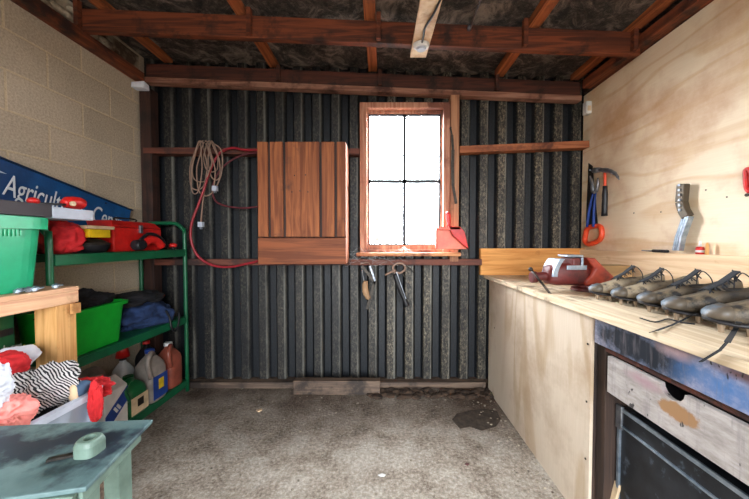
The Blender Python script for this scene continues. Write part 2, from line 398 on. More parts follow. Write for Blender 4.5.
M['teal_plain'] = noisy('pale green steel', '#56695e', '#6c8276', 12, rough=0.5, bump=0.1, c3='#4c5a50', t3=0.62)
M['leather'] = noisy('worn boot leather', '#3a3128', '#6e604c', 9, rough=0.6, bump=0.4, c3='#1e1c1c', sc3=16, t3=0.5)
M['leather2'] = noisy('pale worn leather', '#5c4f3e', '#94846c', 9, rough=0.6, bump=0.4, c3='#2c2622', sc3=16, t3=0.54)
M['boot_blue'] = noisy('blue grey toe', '#38424c', '#64727e', 16, rough=0.5, c3='#564c40', sc3=20, t3=0.48)
M['sole'] = flat('black sole', '#1c1a1c', 0.55)
M['stud_boot'] = flat('boot stud', '#94806a', 0.4, metal=0.3)
M['lace'] = flat('dark lace', '#1e2026', 0.85)
M['box_wood'] = wood('offcut timber', '#8c6c44', '#b08c5c', 'x')
M['trunk'] = noisy('scuffed black tin', '#14161a', '#24272c', 12, rough=0.4, bump=0.1, c3='#5c6874', sc3=16, t3=0.66, metal=0.2)
M['pinkjug'] = flat('amber pink plastic', '#8c4838', 0.35)
M['greyjug'] = flat('cloudy plastic', '#8a8078', 0.35)
M['dirt'] = noisy('dark dirt', '#241a14', '#4a382a', 25, rough=1, bump=0.8)
M['jug_dark'] = flat('deep green bottle', '#0c5c30', 0.4)
M['web'] = glass_mat('cobweb', (1, 1, 1, 1), 0.5, 0.8)
def drawer_mat(name, base1, base2, stain, stain_c, stain_r, bare=None, bare_c=None, bare_r=None):
    """whitewashed board with an irregular stain of its own"""
    m, n, b = _mat(name); v = _map(n)
    col = _ramp(n, _noise(n, _map(n, (1, 1, 4)), 14, 6, 0.7), [(0.35, hexc(base1)), (0.65, hexc(base2))])
    def blob(c, r, e=0.35, sc=22):
        mp = n.nodes.new('ShaderNodeMapping'); mp.vector_type = 'POINT'
        mp.inputs['Location'].default_value = (0, -(c[0]-1.2)/r[0], -c[1]/r[1]); mp.inputs['Scale'].default_value = (0, 1/r[0], 1/r[1])
        n.links.new(v, mp.inputs[0]); L = n.nodes.new('ShaderNodeVectorMath'); L.operation = 'LENGTH'; n.links.new(mp.outputs[0], L.inputs[0])
        ad = n.nodes.new('ShaderNodeMath'); ad.operation = 'MULTIPLY_ADD'; ad.inputs[1].default_value = 1.3
        n.links.new(_noise(n, v, sc, 6, 0.7), ad.inputs[0]); n.links.new(L.outputs['Value'], ad.inputs[2])
        return _ramp(n, ad.outputs[0], [(1.6 - e if 1.6 - e < 1 else 0.9, (1, 1, 1, 1)), (1.0, (0, 0, 0, 1))]) if False else _ramp2(n, ad.outputs[0], 1.65 - e, 1.65)
    for (c, r, colr, e) in stain:
        col = _mix(n, blob(c, r, e), col, hexc(colr))
    streak = _noise(n, _map(n, (1, 1, 0.12)), 45, 5, 0.7)
    col = _mix(n, _ramp(n, streak, [(0.52, (0, 0, 0, 1)), (0.66, (0.45,)*3+(1,))]), col, hexc('#6c6468'))
    chip = _noise(n, _map(n, (1, 1, 0.6), (2, 5, 3)), 30, 3, 0.6)
    col = _mix(n, _ramp(n, chip, [(0.67, (0, 0, 0, 1)), (0.70, (0.9,)*3+(1,))]), col, hexc('#1c1a1c'))
    n.links.new(col, b.inputs['Base Color']); b.inputs['Roughness'].default_value = 0.5
    return m
def _ramp2(n, fac, a, b_):
    mr = n.nodes.new('ShaderNodeMapRange'); mr.inputs['From Min'].default_value = a; mr.inputs['From Max'].default_value = b_
    mr.inputs['To Min'].default_value = 1; mr.inputs['To Max'].default_value = 0; n.links.new(fac, mr.inputs[0]); return mr.outputs[0]

# ------------------------------------------------------------------ the shell
XL, XR, YB, YF = -2.0, 1.69, 2.56, -1.6
def zr(x): return 2.506 - 0.042*x            # underside of the purlins, falling to the right
MB().box(-60, 60, -60, 80, -0.3, -0.06).build('ground', noisy('gravel yard', '#32302c', '#403c36', 3), kind='structure', origin=(0, 0, 0))
MB().box(-2.2, 1.85, YF-0.1, 2.66, -0.12, 0).build('floor', M['floor'], kind='structure', origin=(0, 0, 0))
MB().box(-2.2, XL, YF-0.1, 2.66, 0, 2.88).build('wall_left', M['block'], kind='structure', origin=(0, 0, 0))
MB().box(1.78, 1.88, YF-0.1, 2.66, 0, 2.78).build('wall_right', M['dark_wood'], kind='structure', origin=(0, 0, 0))
b = MB(); b.box(-2.2, -1.25, YF-0.1, YF, 0, 2.88); b.box(1.55, 1.88, YF-0.1, YF, 0, 2.78); b.box(-1.25, 1.55, YF-0.1, YF, 2.28, 2.8)
b.build('wall_front', M['block'], kind='structure', origin=(0, 0, 0))
def corrugated():
    b = MB(); pitch, x0, x1 = 0.157, -2.177, 1.90
    prof = [(0, 0), (0.062, 0), (0.084, 0.040), (0.135, 0.040)]      # near face is the smaller depth
    hole = (-0.135, 0.5, 1.175, 2.32)
    xs = []; x = x0 + 0.02
    while x < x1:
        for dx, d in prof: xs.append((x+dx, d))
        x += pitch
    def depth(x_):
        for (a, da), (c, dc) in zip(xs, xs[1:]):
            if a <= x_ <= c: return da + (dc-da)*(x_-a)/(c-a)
        return 0
    xs = [p for p in xs if abs(p[0]-hole[0]) > 0.004 and abs(p[0]-hole[1]) > 0.004] + [(h, depth(h)) for h in hole[:2]]; xs.sort()
    zs = [0.05, hole[2], hole[3], 2.80]
    V = {}
    for i, (x_, d) in enumerate(xs):
        for j, z in enumerate(zs): V[i, j] = b.bm.verts.new((x_, YB + d, z))
    for i in range(len(xs)-1):
        for j in range(3):
            if j == 1 and hole[0] - 1e-4 <= xs[i][0] and xs[i+1][0] <= hole[1] + 1e-4: continue
            b.bm.faces.new((V[i, j], V[i+1, j], V[i+1, j+1], V[i, j+1]))
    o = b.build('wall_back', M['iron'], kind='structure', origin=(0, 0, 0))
    s = o.modifiers.new('thick', 'SOLIDIFY'); s.thickness = 0.003; s.offset = 0
corrugated()
b = MB(); b.box(-2.2, 1.85, 2.56, 2.66, 0.0, 0.05); b.build('baseboard_back', M['dirt'], kind='structure', origin=(0, 0, 0))
# roof lining falling to the right
def roofz(x): return zr(x) + 0.14 + 0.10
b = MB(); nx, ny = 60, 60; V = {}
for i in range(nx+1):
    for j in range(ny+1):
        x = -2.2 + 4.08*i/nx; y = YF-0.1 + (2.8+0.06)*0 + (2.70-YF+0.1)*j/ny
        V[i, j] = b.bm.verts.new((x, y, roofz(x) + 0.012*noise.noise(Vector((x*3, y*3, 0))) - 0.02*abs(math.sin((x+0.08)/0.98*math.pi))))
for i in range(nx):
    for j in range(ny): b.bm.faces.new((V[i, j], V[i, j+1], V[i+1, j+1], V[i+1, j]))
o = b.build('ceiling', M['lining'], kind='structure', origin=(0, 0, 0), smooth=True)
s = o.modifiers.new('t', 'SOLIDIFY'); s.thickness = 0.05; s.offset = -1
# plywood sheets lining the right wall
def sl(x): return 0
b = MB(); zt0, zt1 = 2.462, 2.50
b.prism([(XR, 1.22, 0.9), (XR, 2.555, 0.9), (XR, 2.555, 2.455), (XR, 1.22, 2.47)], (0.012, 0, 0))
b.build('wall_right_plywood', M['ply_wall'], kind='structure', origin=(0, 0, 0))
b = MB(); b.prism([(XR, -0.6, 0.9), (XR, 1.2185, 0.9), (XR, 1.2185, 2.47), (XR, -0.6, 2.49)], (0.012, 0, 0))
b.build('wall_right_plywood', M['ply_wall'], kind='structure', origin=(0, 0, 0))
MB().box(XR+0.003, XR+0.09, YF, 2.555, 0, 0.9).build('trim_1', M['dark_wood'], kind='structure', origin=(0, 0, 0))
MB().box(XR+0.013, XR+0.09, YF, 2.555, 0.9, 2.445).box(XR, XR+0.09, 2.45, 2.559, 2.471, 2.70).build('trim_2', M['dark_wood'], kind='structure', origin=(0, 0, 0))
# wall plates
b = MB(); b.box(XL, XL+0.07, YF, 2.47, 2.53, 2.60); b.build('left_wall_plate', M['plate_y'], bevel=0.004)
tag(bpy.data.objects['left_wall_plate'], 'dark reddish timber plate running along the top of the block wall', 'beam')
b = MB(); b.box(XL-0.0, XL+0.03, YF, 2.47, 2.602, 2.74); b.jitter(0.02, 14, 3)
for _ in range(40):
    y = random.uniform(0.3, 2.45); b.ico((XL+0.035, y, 2.62+random.random()*0.09), (0.03, 0.04+random.random()*0.04, 0.025), 2)
b.build('trim_3', M['mortar'], kind='structure', origin=(0, 0, 0))
b = MB(); b.box(1.62, XR+0.09, YF, 2.47, 2.475, 2.54); tag(b.build('right_wall_plate', M['plate_y'], bevel=0.004), 'reddish timber plate above the pale plywood wall', 'beam')
b = MB(); b.bar((-1.93, 2.505, zr(-1.93)-0.036), (1.62, 2.505, zr(1.62)-0.036), 0.07, 0.042)
tag(b.build('back_wall_plate', M['plate_x'], bevel=0.003), 'dusty pinkish timber plate along the top of the corrugated wall', 'beam')
b = MB(); b.bar((-1.93, 2.515, zr(-1.93)+0.044), (1.62, 2.515, zr(1.62)+0.044), 0.05, 0.115)
tag(b.build('roof_purlin', M['beam_dark'], bevel=0.003), 'dark red roof beam resting on the plate against the back wall', 'beam', 'roof purlins')
b = MB(); b.bar((-1.96, 1.98, zr(-1.96)+0.07), (1.655, 1.98, zr(1.655)+0.07), 0.045, 0.138)
tag(b.build('roof_purlin', M['beam'], bevel=0.003), 'long orange-brown roof beam crossing the shed in front of the back wall', 'beam', 'roof purlins')
raf = [(-1.78, 'dark roof rafter nearest the block wall'), (-0.90, 'orange-brown roof rafter above the wooden wall cabinet'),
       (-0.08, 'orange-brown roof rafter above the window'), (0.97, 'orange-brown roof rafter right of the hanging light board'), (1.6, 'dark roof rafter nearest the plywood wall')]
for x, lab in raf:
    z = zr(x) + 0.14; b = MB(); b.box(x-0.036, x+0.036, -1.55, 2.54, z, z+0.085)
    tag(b.build('roof_rafter', M['rafter'], bevel=0.003), lab, 'rafter', 'roof rafters')
for x, lab in ((-1.93, 'small upright timber cleat at the left end of the front beam'), (-0.845, 'small timber cleat on the front beam above the cabinet'),
               (-0.025, 'small timber cleat on the front beam above the window'), (0.905, 'small timber cleat on the front beam right of the light board'),
               (1.60, 'small upright timber cleat at the right end of the front beam')):
    z = zr(x); b = MB(); b.box(x-0.014, x+0.014, 1.925, 1.957, z+0.01, z+0.175)
    tag(b.build('timber_cleat', M['beam'], bevel=0.002), lab, 'timber cleat', 'cleats on the roof beam')
for x, lab in ((-0.845, 'small dark cleat on the rear beam above the cabinet'), (-0.02, 'small dark cleat on the rear beam above the window'), (0.93, 'small dark cleat on the rear beam at the right')):
    z = zr(x); b = MB(); b.box(x-0.014, x+0.014, 2.46, 2.49, z-0.002, z+0.12)
    tag(b.build('timber_cleat', M['beam_dark'], bevel=0.002), lab, 'timber cleat', 'cleats on the roof beam')
# studs and noggings on the back wall
tag(MB().box(-1.975, -1.885, 2.47, 2.555, 0.0, 2.48).build('wall_stud', M['stud_dark'], bevel=0.003), 'dark timber stud in the left corner by the block wall', 'stud')
tag(MB().box(0.555, 0.625, 2.465, 2.555, 0.0 + 1.07, 2.425).build('wall_stud', M['stud'], bevel=0.003), 'dusty brown timber stud along the right side of the window', 'stud')
a0, a1 = P(146, 151.5, Y=2.5), P(363, 152.5, Y=2.5)
tag(MB().bar((a0.x, 2.51, a0.z), (-0.19, 2.51, a1.z), 0.085, 0.05).build('wall_nogging', M['nog_dark'], bevel=0.003), 'dark timber rail across the corrugated wall behind the coiled cord', 'rail')
a0, a1 = P(457, 150.5, Y=2.5), P(581, 145, Y=2.5)
tag(MB().bar((0.63, 2.51, a0.z), (XR-0.002, 2.51, a1.z), 0.085, 0.055).build('wall_nogging', M['nog'], bevel=0.003), 'orange-brown timber rail right of the window', 'rail')
tag(MB().bar((-1.88, 2.51, 1.065), (0.82, 2.51, 1.065), 0.085, 0.05).build('wall_nogging', M['nog_dark'], bevel=0.003), 'lower dark red timber rail passing under the window sill', 'rail')
tag(MB().box(-1.88, 0.87, 2.49, 2.555, 0, 0.05).build('bottom_plate', M['grey_wood'], bevel=0.003), 'dark dirty timber plate at the foot of the corrugated wall', 'beam')

# ------------------------------------------------------------------ window
wn = thing('window_1', 'x', 'x', (0.18, 2.5, 1.1)); del wn['label']; del wn['category']; wn['kind'] = 'structure'
WX0, WX1, WZ0, WZ1 = -0.12, 0.482, 1.20, 2.295
b = MB(); b.box(-0.186, -0.128, 2.475, 2.60, 1.12, 2.37); b.box(0.50, 0.552, 2.475, 2.60, 1.12, 2.37); b.box(-0.128, 0.50, 2.475, 2.60, 2.325, 2.37)
b.build('window_frame', M['frame'], wn, bevel=0.003)
b = MB(); b.box(-0.128, -0.118, 2.53, 2.57, 1.17, 2.325); b.box(0.488, 0.50, 2.53, 2.57, 1.17, 2.325); b.box(-0.118, 0.488, 2.53, 2.57, 2.30, 2.325); b.box(-0.118, 0.488, 2.53, 2.57, 1.165, 1.205)
b.build('sash', M['frame'], wn, bevel=0.002)
b = MB(); b.box(0.171, 0.199, 2.54, 2.565, 1.205, 2.30); b.box(-0.118, 0.488, 2.54, 2.565, 1.729, 1.757)
b.box(-0.118, -0.105, 2.54, 2.565, 1.205, 2.30); b.box(0.475, 0.488, 2.54, 2.565, 1.205, 2.30); b.box(-0.105, 0.475, 2.54, 2.565, 1.205, 1.218); b.box(-0.105, 0.475, 2.54, 2.565, 2.29, 2.30)
b.build('glazing_bars', M['sash'], wn)
for i, (x0, x1) in enumerate(((-0.117, 0.180), (0.190, 0.487))):
    for z0, z1 in ((1.21, 1.738), (1.747, 2.299)):
        MB().box(x0, x1, 2.551, 2.554, z0, z1).build('pane', M['glass'], wn)
MB().box(-0.21, 0.63, 2.40, 2.60, 1.118, 1.145).build('window_sill', M['sill'], wn, bevel=0.004)
MB().box(-0.128, 0.50, 2.51, 2.60, 1.145, 1.168).build('sill_bead', M['frame'], wn, bevel=0.003)
tag(MB().box(-0.075, -0.02, 2.547, 2.549, 1.222, 1.272).build('pane_sticker', noisy('pale sticker', '#a8bcb8', '#dce8e4', 40, rough=0.6)), 'small pale square sticker in the lower left windowpane', 'sticker')

# ------------------------------------------------------------------ ceiling light board
lt = thing('ceiling_light', 'pale wooden board with round white lamp fitting hanging under the front roof beam', 'light', (0.235, 1.95, 2.49))
pA, pB = Vector((0.235, 2.02, 2.463)), Vector((0.232, 0.85, 2.33))
MB().bar(pA, pB, 0.105, 0.02).build('mounting_board', noisy('pale painted board', '#c8a078', '#e4cca8', 10, rough=0.6, c3='#a0724c', t3=0.6), lt, bevel=0.002)
dr = (pB-pA).normalized(); c = pA + dr*0.17 + Vector((0, 0, -0.012)); nrm = Vector((0, dr.z, -dr.y)).normalized()
if nrm.z > 0: nrm = -nrm
MB().cyl(c, c+nrm*0.022, 0.05, 0.044, 24).build('lamp_holder', M['white'], lt, bevel=0.004)
MB().cyl(c+nrm*0.0225, c+nrm*0.034, 0.03, 0.026, 24).build('lamp_cap', M['offwhite'], lt)
q = pA + dr*0.33 + nrm*0.01
MB().tube([c+nrm*0.012-dr*0.03 + dr*0.07, pA+dr*0.27+nrm*0.02, pA+dr*0.36+nrm*0.02, pA+dr*0.5+Vector((0.03, 0, -0.02)), pA+dr*0.7+Vector((0.07, 0, 0.03)), pA+dr*0.9+Vector((0.09, 0, 0.12))], 0.006, 8).build('cable', M['black'], lt, smooth=True)
hg = P(470, 27, Y=1.93)
tag(MB().cyl((hg.x, 1.93, hg.z), (hg.x+0.005, 1.15, hg.z+0.03), 0.006, None, 8).cyl((hg.x, 1.93, hg.z+0.01), (hg.x, 1.955, hg.z), 0.014, None, 8).build('metal_conduit', M['steel'], smooth=True), 'thin grey metal conduit under the roof right of the light board', 'conduit')
c = P(577, 110, Y=2.46)
jb = thing('junction_box', 'small white electrical fitting in the top corner by the plywood wall', 'electrical box', (1.66, 2.5, 2.28))
MB().box(1.645, 1.689, 2.45, 2.5, 2.27, 2.37).build('box_body', M['white'], jb, bevel=0.004); MB().box(1.652, 1.68, 2.444, 2.45, 2.29, 2.33).build('switch', M['cream'], jb, bevel=0.002)
tag(MB().box(-1.99, -1.885, 2.40, 2.468, 2.455, 2.50).jitter(0.01, 30).build('daylight_leak_piece', M['whitecloth'], bevel=0.008), 'pale blue-white piece standing in for daylight leaking in at the left top corner', 'scrap')  # pale piece added for daylight leaking through the corner gap

# ------------------------------------------------------------------ wall cabinet
cb = thing('wall_cabinet', 'reddish wooden wall cabinet with plank door left of the window', 'cabinet', (-0.604, 2.47, 1.07))
X0, X1, Yf, Z0, Z1 = -0.934, -0.274, 2.255, 1.067, 1.98
b = MB(); b.box(X0, X0+0.018, Yf+0.02, 2.465, Z0, Z1); b.box(X1-0.018, X1, Yf+0.02, 2.465, Z0, Z1); b.box(X0+0.018, X1-0.018, Yf+0.02, 2.465, Z1-0.018, Z1)
b.box(X0+0.018, X1-0.018, Yf+0.02, 2.465, Z0, Z0+0.018); b.box(X0+0.018, X1-0.018, 2.45, 2.465, Z0+0.018, Z1-0.018); b.build('carcass', M['cab'], cb, bevel=0.002)
dz0 = 1.268; b = MB(); b.box(X0+0.002, X1-0.002, Yf+0.012, Yf+0.019, dz0, Z1-0.002); dr_ = b.build('door', M['stud_dark'], cb)
px = [258.5, 268.6, 271.0, 283.6, 286.2, 319.6, 322.2, 334.6, 337.2, 346]
for i in range(0, 10, 2):
    xa, xb = (px[i]-382.5)*Yf/300, (px[i+1]-382.5)*Yf/300
    MB().box(xa, xb, Yf-0.004, Yf+0.013, dz0+0.004, Z1-0.002).build('door_plank', M['cab'], dr_, bevel=0.003)
MB().box(X0, X1, Yf-0.008, Yf+0.019, Z0, dz0-0.005).build('bottom_panel', M['cab_x'], cb, bevel=0.004)
for px_, py_ in ((294.5, 175.5), (305.5, 175), (292, 192), (308, 192), (300, 191)):
    c = P(px_, py_, Y=Yf-0.003); MB().cyl((c.x, Yf-0.006, c.z), (c.x, Yf+0.002, c.z), 0.005, None, 8).build('nail_head', M['dark_steel'], cb)

# ------------------------------------------------------------------ cord and hose
ec = thing('extension_cord', 'cream extension cord coiled on the rail left of the cabinet, plug hanging down', 'cord', (-1.46, 2.44, 1.7))
b = MB(); cx = P(202, 142, Y=2.44); random.seed(3)
for (dx, wd, bot, yy) in ((-7, 12, 190, 2.43), (-3, 14, 182, 2.445), (2, 13, 196, 2.42), (8, 10, 172, 2.44), (-9, 7, 194, 2.415), (12, 8, 180, 2.43)):
    pts = []
    for k in range(12):
        t = 2*math.pi*k/12; uu = 204 + dx + wd*math.sin(t)*(1.0 if k % 2 else 0.9); vv = (141+bot)/2 - (bot-141)/2*math.cos(t)
        wt = 0.3+0.3*math.cos(t); uu = uu*(1-wt) + (205+dx*0.3)*wt
        pts.append(P(uu, vv, Y=yy + 0.01*math.sin(3*t)))
    b.tube(pts, 0.0048, 8, 5, closed=True)
b.tube([P(206, 143, Y=2.41), P(212, 160, Y=2.41), P(207, 178, Y=2.41), P(203, 200, Y=2.42), P(201, 222, Y=2.43)], 0.0055, 8, 6)
b.tube([P(210, 142, Y=2.43), P(221, 150, Y=2.42), P(222, 170, Y=2.41), P(217, 186, Y=2.41)], 0.0055, 8, 6)
b.build('cord_coil', M['cord'], ec, smooth=True)
for (u, v) in ((201, 225), (215, 189)):
    c = P(u, v, Y=2.42); b = MB(); b.box(c.x-0.018, c.x+0.018, 2.405, 2.435, c.z-0.016, c.z+0.024); b.cyl((c.x-0.007, 2.42, c.z-0.016), (c.x-0.007, 2.42, c.z-0.034), 0.002, None, 6); b.cyl((c.x+0.007, 2.42, c.z-0.016), (c.x+0.007, 2.42, c.z-0.034), 0.002, None, 6)
    b.build('plug', M['offwhite'], ec, bevel=0.004)
MB().cyl((cx.x+0.04, 2.40, 2.03), (cx.x+0.04, 2.50, 2.015), 0.005, None, 8).build('hook', M['dark_steel'], ec)
rh = thing('red_hose', 'red rubber hose looped down the corrugated wall beside the cabinet', 'hose', (-1.3, 2.4, 1.05))
pts = [(262, 150), (245, 150), (232, 148), (220, 153), (211, 168), (205, 186), (198, 206), (192, 222), (191, 240), (198, 256), (212, 265), (228, 267), (246, 264), (262, 260)]
MB().tube([P(u, v, Y=2.415 + 0.02*math.sin(i*0.7)) for i, (u, v) in enumerate(pts)], 0.0095, 10, 6).build('hose_run', M['hose'], rh, smooth=True)
pts = [(262, 152), (240, 156), (222, 168), (213, 186), (215, 200), (226, 206), (244, 208), (262, 206)]
MB().tube([P(u, v, Y=2.455) for u, v in pts], 0.0075, 10, 6).build('thin_hose_run', flat('dark red hose', '#5c1c24', 0.5), rh, smooth=True)

# ------------------------------------------------------------------ things by the window
dp = thing('dustpan', 'red plastic dustpan hanging from the stud right of the window', 'dustpan', (0.55, 2.42, 1.2))
yy = 2.40
def q(u, v, y=yy): return P(u, v, Y=y)
bk = [q(437, 227), q(459, 227), q(463, 232), q(467, 249), q(435, 249), q(435, 232)]
MB().prism(bk, (0, 0.004, 0)).build('pan', noisy('backlit red plastic', '#d8604a', '#e87a5c', 10, rough=0.4), dp)  # pan and rim paler orange: window light shining through painted in
b = MB(); b.prism([q(447, 226.5), q(459, 227), q(463, 232), q(467, 249), q(462, 245), q(452, 236)], (0, -0.05, 0))
b.build('side_wall', M['red'], dp, bevel=0.004)
b = MB(); b.prism([q(437, 227), q(459, 227), q(459, 230), q(437, 230)], (0, -0.05, 0)); b.prism([q(435, 229), q(437, 227), q(437, 249), q(435, 249)], (0, -0.035, 0)); b.build('rim', flat('orange red plastic', '#e0583c', 0.4), dp, bevel=0.003)
b = MB(); p0, p1 = q(449, 228, yy-0.02), q(448, 212, yy-0.02); b.loft([[Vector((p.x + rx*math.cos(t), p.y + 0.008*math.sin(t), p.z)) for t in [k*math.pi/6 for k in range(12)]] for p, rx in ((p0, 0.016), (p0.lerp(p1, .25), 0.013), (p0.lerp(p1, .6), 0.02), (p0.lerp(p1, .85), 0.02), (p1, 0.009))])
b.build('handle', M['red'], dp, smooth=True)
hk = MB().cyl((p1.x, 2.38, p1.z), (p1.x, 2.468, p1.z+0.005), 0.003, None, 8).build('hook', M['steel'], dp)
b = MB(); pts = [P(450.5, 128, Y=2.455), P(452, 135, Y=2.455), P(453, 150, Y=2.455), P(452.5, 168, Y=2.455), P(453, 185, Y=2.455), P(456, 203, Y=2.455)]
for i in range(5): b.bar(pts[i], pts[i+1]+(pts[i+1]-pts[i])*0.04, 0.006, [0.012, 0.02, 0.026, 0.026, 0.022][i], (1, 0, 0))
b.cyl((pts[0].x, 2.44, pts[0].z), (pts[0].x, 2.466, pts[0].z), 0.006, None, 10)
tag(b.build('saw_blade', M['dark_steel'], bevel=0.001), 'dark curved metal blade hanging on the stud beside the window', 'blade')

g = thing('hand_tool', 'hand tool with curved pale metal head and long dark grip hanging under the window', 'hand tool', (0.06, 2.42, 0.7))
Y_ = 2.42
b = MB(); b.tube([P(395, 273, Y=Y_), P(393, 267, Y=Y_), P(397, 263.5, Y=Y_), P(403, 264, Y=Y_), P(405, 269, Y=Y_), P(400, 273, Y=Y_), P(396, 272, Y=Y_)], 0.009, 8, 5)
b.build('head', M['cord'], g, smooth=True)
b = MB(); b.tube([P(403, 265, Y=Y_), P(408, 267, Y=Y_), P(414, 273, Y=Y_)], 0.005, 8, 4); b.build('jaw', M['dark_steel'], g, smooth=True)
MB().tube([P(401, 271, Y=Y_), P(406, 279, Y=Y_-0.01)], 0.004, 8, 2).build('spring', M['dark_steel'], g, smooth=True)
MB().tube([P(396, 270, Y=Y_), P(385, 275, Y=Y_)], 0.008, 8, 2).build('knob', M['cord'], g, smooth=True)
b = MB(); b.tube([P(395, 274, Y=Y_-0.01), P(399, 286, Y=Y_-0.01), P(404, 298, Y=Y_-0.01), P(407, 306, Y=Y_-0.01)], 0.021, 10, 4); b.build('grip', M['black'], g, smooth=True)
MB().bar(P(396.5, 272, Y=Y_-0.035), P(406, 299, Y=Y_-0.035), 0.004, 0.004).build('spine', M['steel'], g)
MB().cyl((P(398, 265, Y=Y_).x, 2.40, P(398, 265, Y=Y_).z), (P(398, 265, Y=Y_).x, 2.47, P(398, 265, Y=Y_).z), 0.004, None, 8).build('nail', M['dark_steel'], g)
g = thing('hand_tool', 'hand tool with tan wooden grip and dark blade hanging under the window sill corner', 'hand tool', (-0.1, 2.42, 0.7))
b = MB(); b.tube([P(366, 281, Y=Y_), P(365, 286, Y=Y_), P(366, 293, Y=Y_), P(369, 299, Y=Y_)], [0.018, 0.024, 0.026, 0.026, 0.022, 0.015], 10, 3); b.build('grip', flat('tan wooden grip', '#a07c5c', 0.7), g, smooth=True)
b = MB(); b.bar(P(370, 266, Y=Y_), P(375, 281, Y=Y_), 0.008, 0.014, (1, 0, 0)); b.tube([P(362, 270, Y=Y_), P(364, 281, Y=Y_)], 0.006, 8, 2); b.build('shank', M['steel'], g)
b = MB(); b.bar(P(375, 280, Y=Y_), P(367, 309, Y=Y_), 0.006, 0.02, (1, 0, 0)); b.bar(P(362, 266, Y=Y_), P(376, 284, Y=Y_), 0.006, 0.022, (1, 0, 0)); b.build('blade', M['dark_steel'], g)
MB().tube([P(360, 264, Y=2.45), P(368, 262.5, Y=2.44), P(371, 267, Y=Y_)], 0.004, 6, 4).build('wire', M['cord'], g)
b = MB(); random.seed(11)
for k in range(46):
    u = random.uniform(350, 400); v0 = random.uniform(248, 262); a = P(u, v0, Y=2.42); c = P(u+random.uniform(-14, 18), v0+random.uniform(-4, 9), Y=2.39)
    m_ = (a+c)/2 + Vector((0, 0, -0.012)); b.tube([a, m_, c], 0.0007, 4, 3)
for k in range(14):
    b.tube([P(404+random.uniform(-1, 1), 247, Y=2.5), P(404+random.uniform(-14, 14), 253, Y=2.44)], 0.0007, 4, 1)
tag(b.build('cobweb', M['web']), 'dusty cobwebs on the window sill', 'cobweb', kind='stuff')

# ------------------------------------------------------------------ floor bits at the back
tag(MB().box(P(292, 397, Z=0).x, P(380, 397, Z=0).x, 2.385, 2.45, 0.0, 0.112, rot=(0, 0, R(-0.4))).build('timber_offcut', M['grey_wood'], bevel=0.004), 'dark weathered timber offcut lying on the floor against the back wall', 'timber')
b = MB(); random.seed(5)
for k in range(130):
    u = random.uniform(370, 500); x = (u-382.5)*2.42/300; r = random.uniform(0.008, 0.03)
    b.ico((x, random.uniform(2.33, 2.46), r*0.3), (r*1.6, r, r*0.7), 1)
b.jitter(0.008, 40)
tag(b.build('floor_dirt', M['dirt']), 'loose dark dirt heaped at the foot of the back wall', 'dirt', kind='stuff')
b = MB(); random.seed(9)
for k in range(260):
    x = random.uniform(-1.2, 0.84); y = random.uniform(0.9, 2.35)
    if random.random() < 0.55: x = 0.86 - abs(random.gauss(0, 0.1)); y = random.uniform(0.95, 2.3)
    r = random.uniform(0.0025, 0.0075); b.ico((x, y, r*0.5), (r*1.3, r, r*0.7), 1)
tag(b.build('floor_grit', noisy('grit', '#4c4034', '#b0a490', 60)), 'small loose stones and grit scattered on the concrete floor', 'grit', kind='stuff')
random.seed(2)
c = P(382, 476, Z=0.0); tag(MB().prism([(c.x-0.022, c.y, 0.003), (c.x-0.01, c.y-0.008, 0.003), (c.x+0.012, c.y-0.01, 0.003), (c.x+0.02, c.y+0.002, 0.003), (c.x, c.y+0.01, 0.003)], (0, 0, 0.004)).build('paper_scrap', M['white']), 'small white scrap on the floor nearest the camera', 'scrap')
c = P(259, 411, Z=0.0); tag(MB().prism([(c.x-0.02, c.y, 0.003), (c.x, c.y-0.02, 0.003), (c.x+0.022, c.y, 0.003), (c.x+0.01, c.y+0.02, 0.003)], (0, 0, 0.006)).build('paper_scrap', M['cream']), 'small cream scrap on the brown stained floor near the back left', 'scrap')
c = P(467, 465, Z=0.0); tag(MB().prism([(c.x-0.014, c.y, 0.003), (c.x, c.y-0.01, 0.003), (c.x+0.014, c.y, 0.006), (c.x, c.y+0.012, 0.003)], (0, 0, 0.003)).build('dry_leaf', M['red_dark']), 'small dark red dry leaf on the floor near the plywood panel', 'leaf')
# damp patch: a thin scab of old cement
pp = [(452, 420), (457, 414), (470, 411), (484, 409), (497, 412), (501, 420), (496, 427), (482, 431), (470, 427), (460, 429)]
o = MB().prism([tuple(P(u, v, Z=0.0)) for u, v in pp], (0, 0, 0.004)).build('floor_scab', noisy('dark cement scab', '#30281f', '#4c4036', 20, bump=0.6, rough=0.95)); tag(o, 'dark broken patch of cement on the floor by the plywood panel', 'patch')

# ------------------------------------------------------------------ workbench
BX, BZ = 0.86, 0.955
wb = thing('workbench', 'long timber workbench along the plywood wall with a plywood end panel and painted drawer', 'workbench', (1.27, 1.2, 0))
MB().box(BX, XR-0.005, 0.1, 2.545, BZ-0.03, BZ).build('worktop', M['top'], wb, bevel=0.002)
pan = MB().box(0.878, 0.892, 1.25, 2.46, 0.0, BZ-0.031).build('side_panel', M['ply_panel'], wb, bevel=0.001)
for y, z in ((1.27, 0.06), (1.27, 0.3), (1.27, 0.55), (1.27, 0.8), (2.33, 0.56)): MB().cyl((0.875, y, z), (0.88, y, z), 0.0045, None, 8).build('screw_head', M['dark_steel'], pan)
MB().box(0.894, 0.98, 1.252, 1.34, 0, BZ-0.031).build('leg', M['dark_wood'], wb, bevel=0.002)
MB().box(0.894, 0.98, 2.40, 2.49, 0, BZ-0.031).build('leg', M['dark_wood'], wb, bevel=0.002)
MB().box(0.905, 1.66, 1.20, 1.25, 0, BZ-0.031).build('partition', M['dark_wood'], wb, bevel=0.002)
MB().box(0.90, 0.98, 0.12, 0.2, 0, BZ-0.031).build('leg', M['dark_wood'], wb, bevel=0.002)
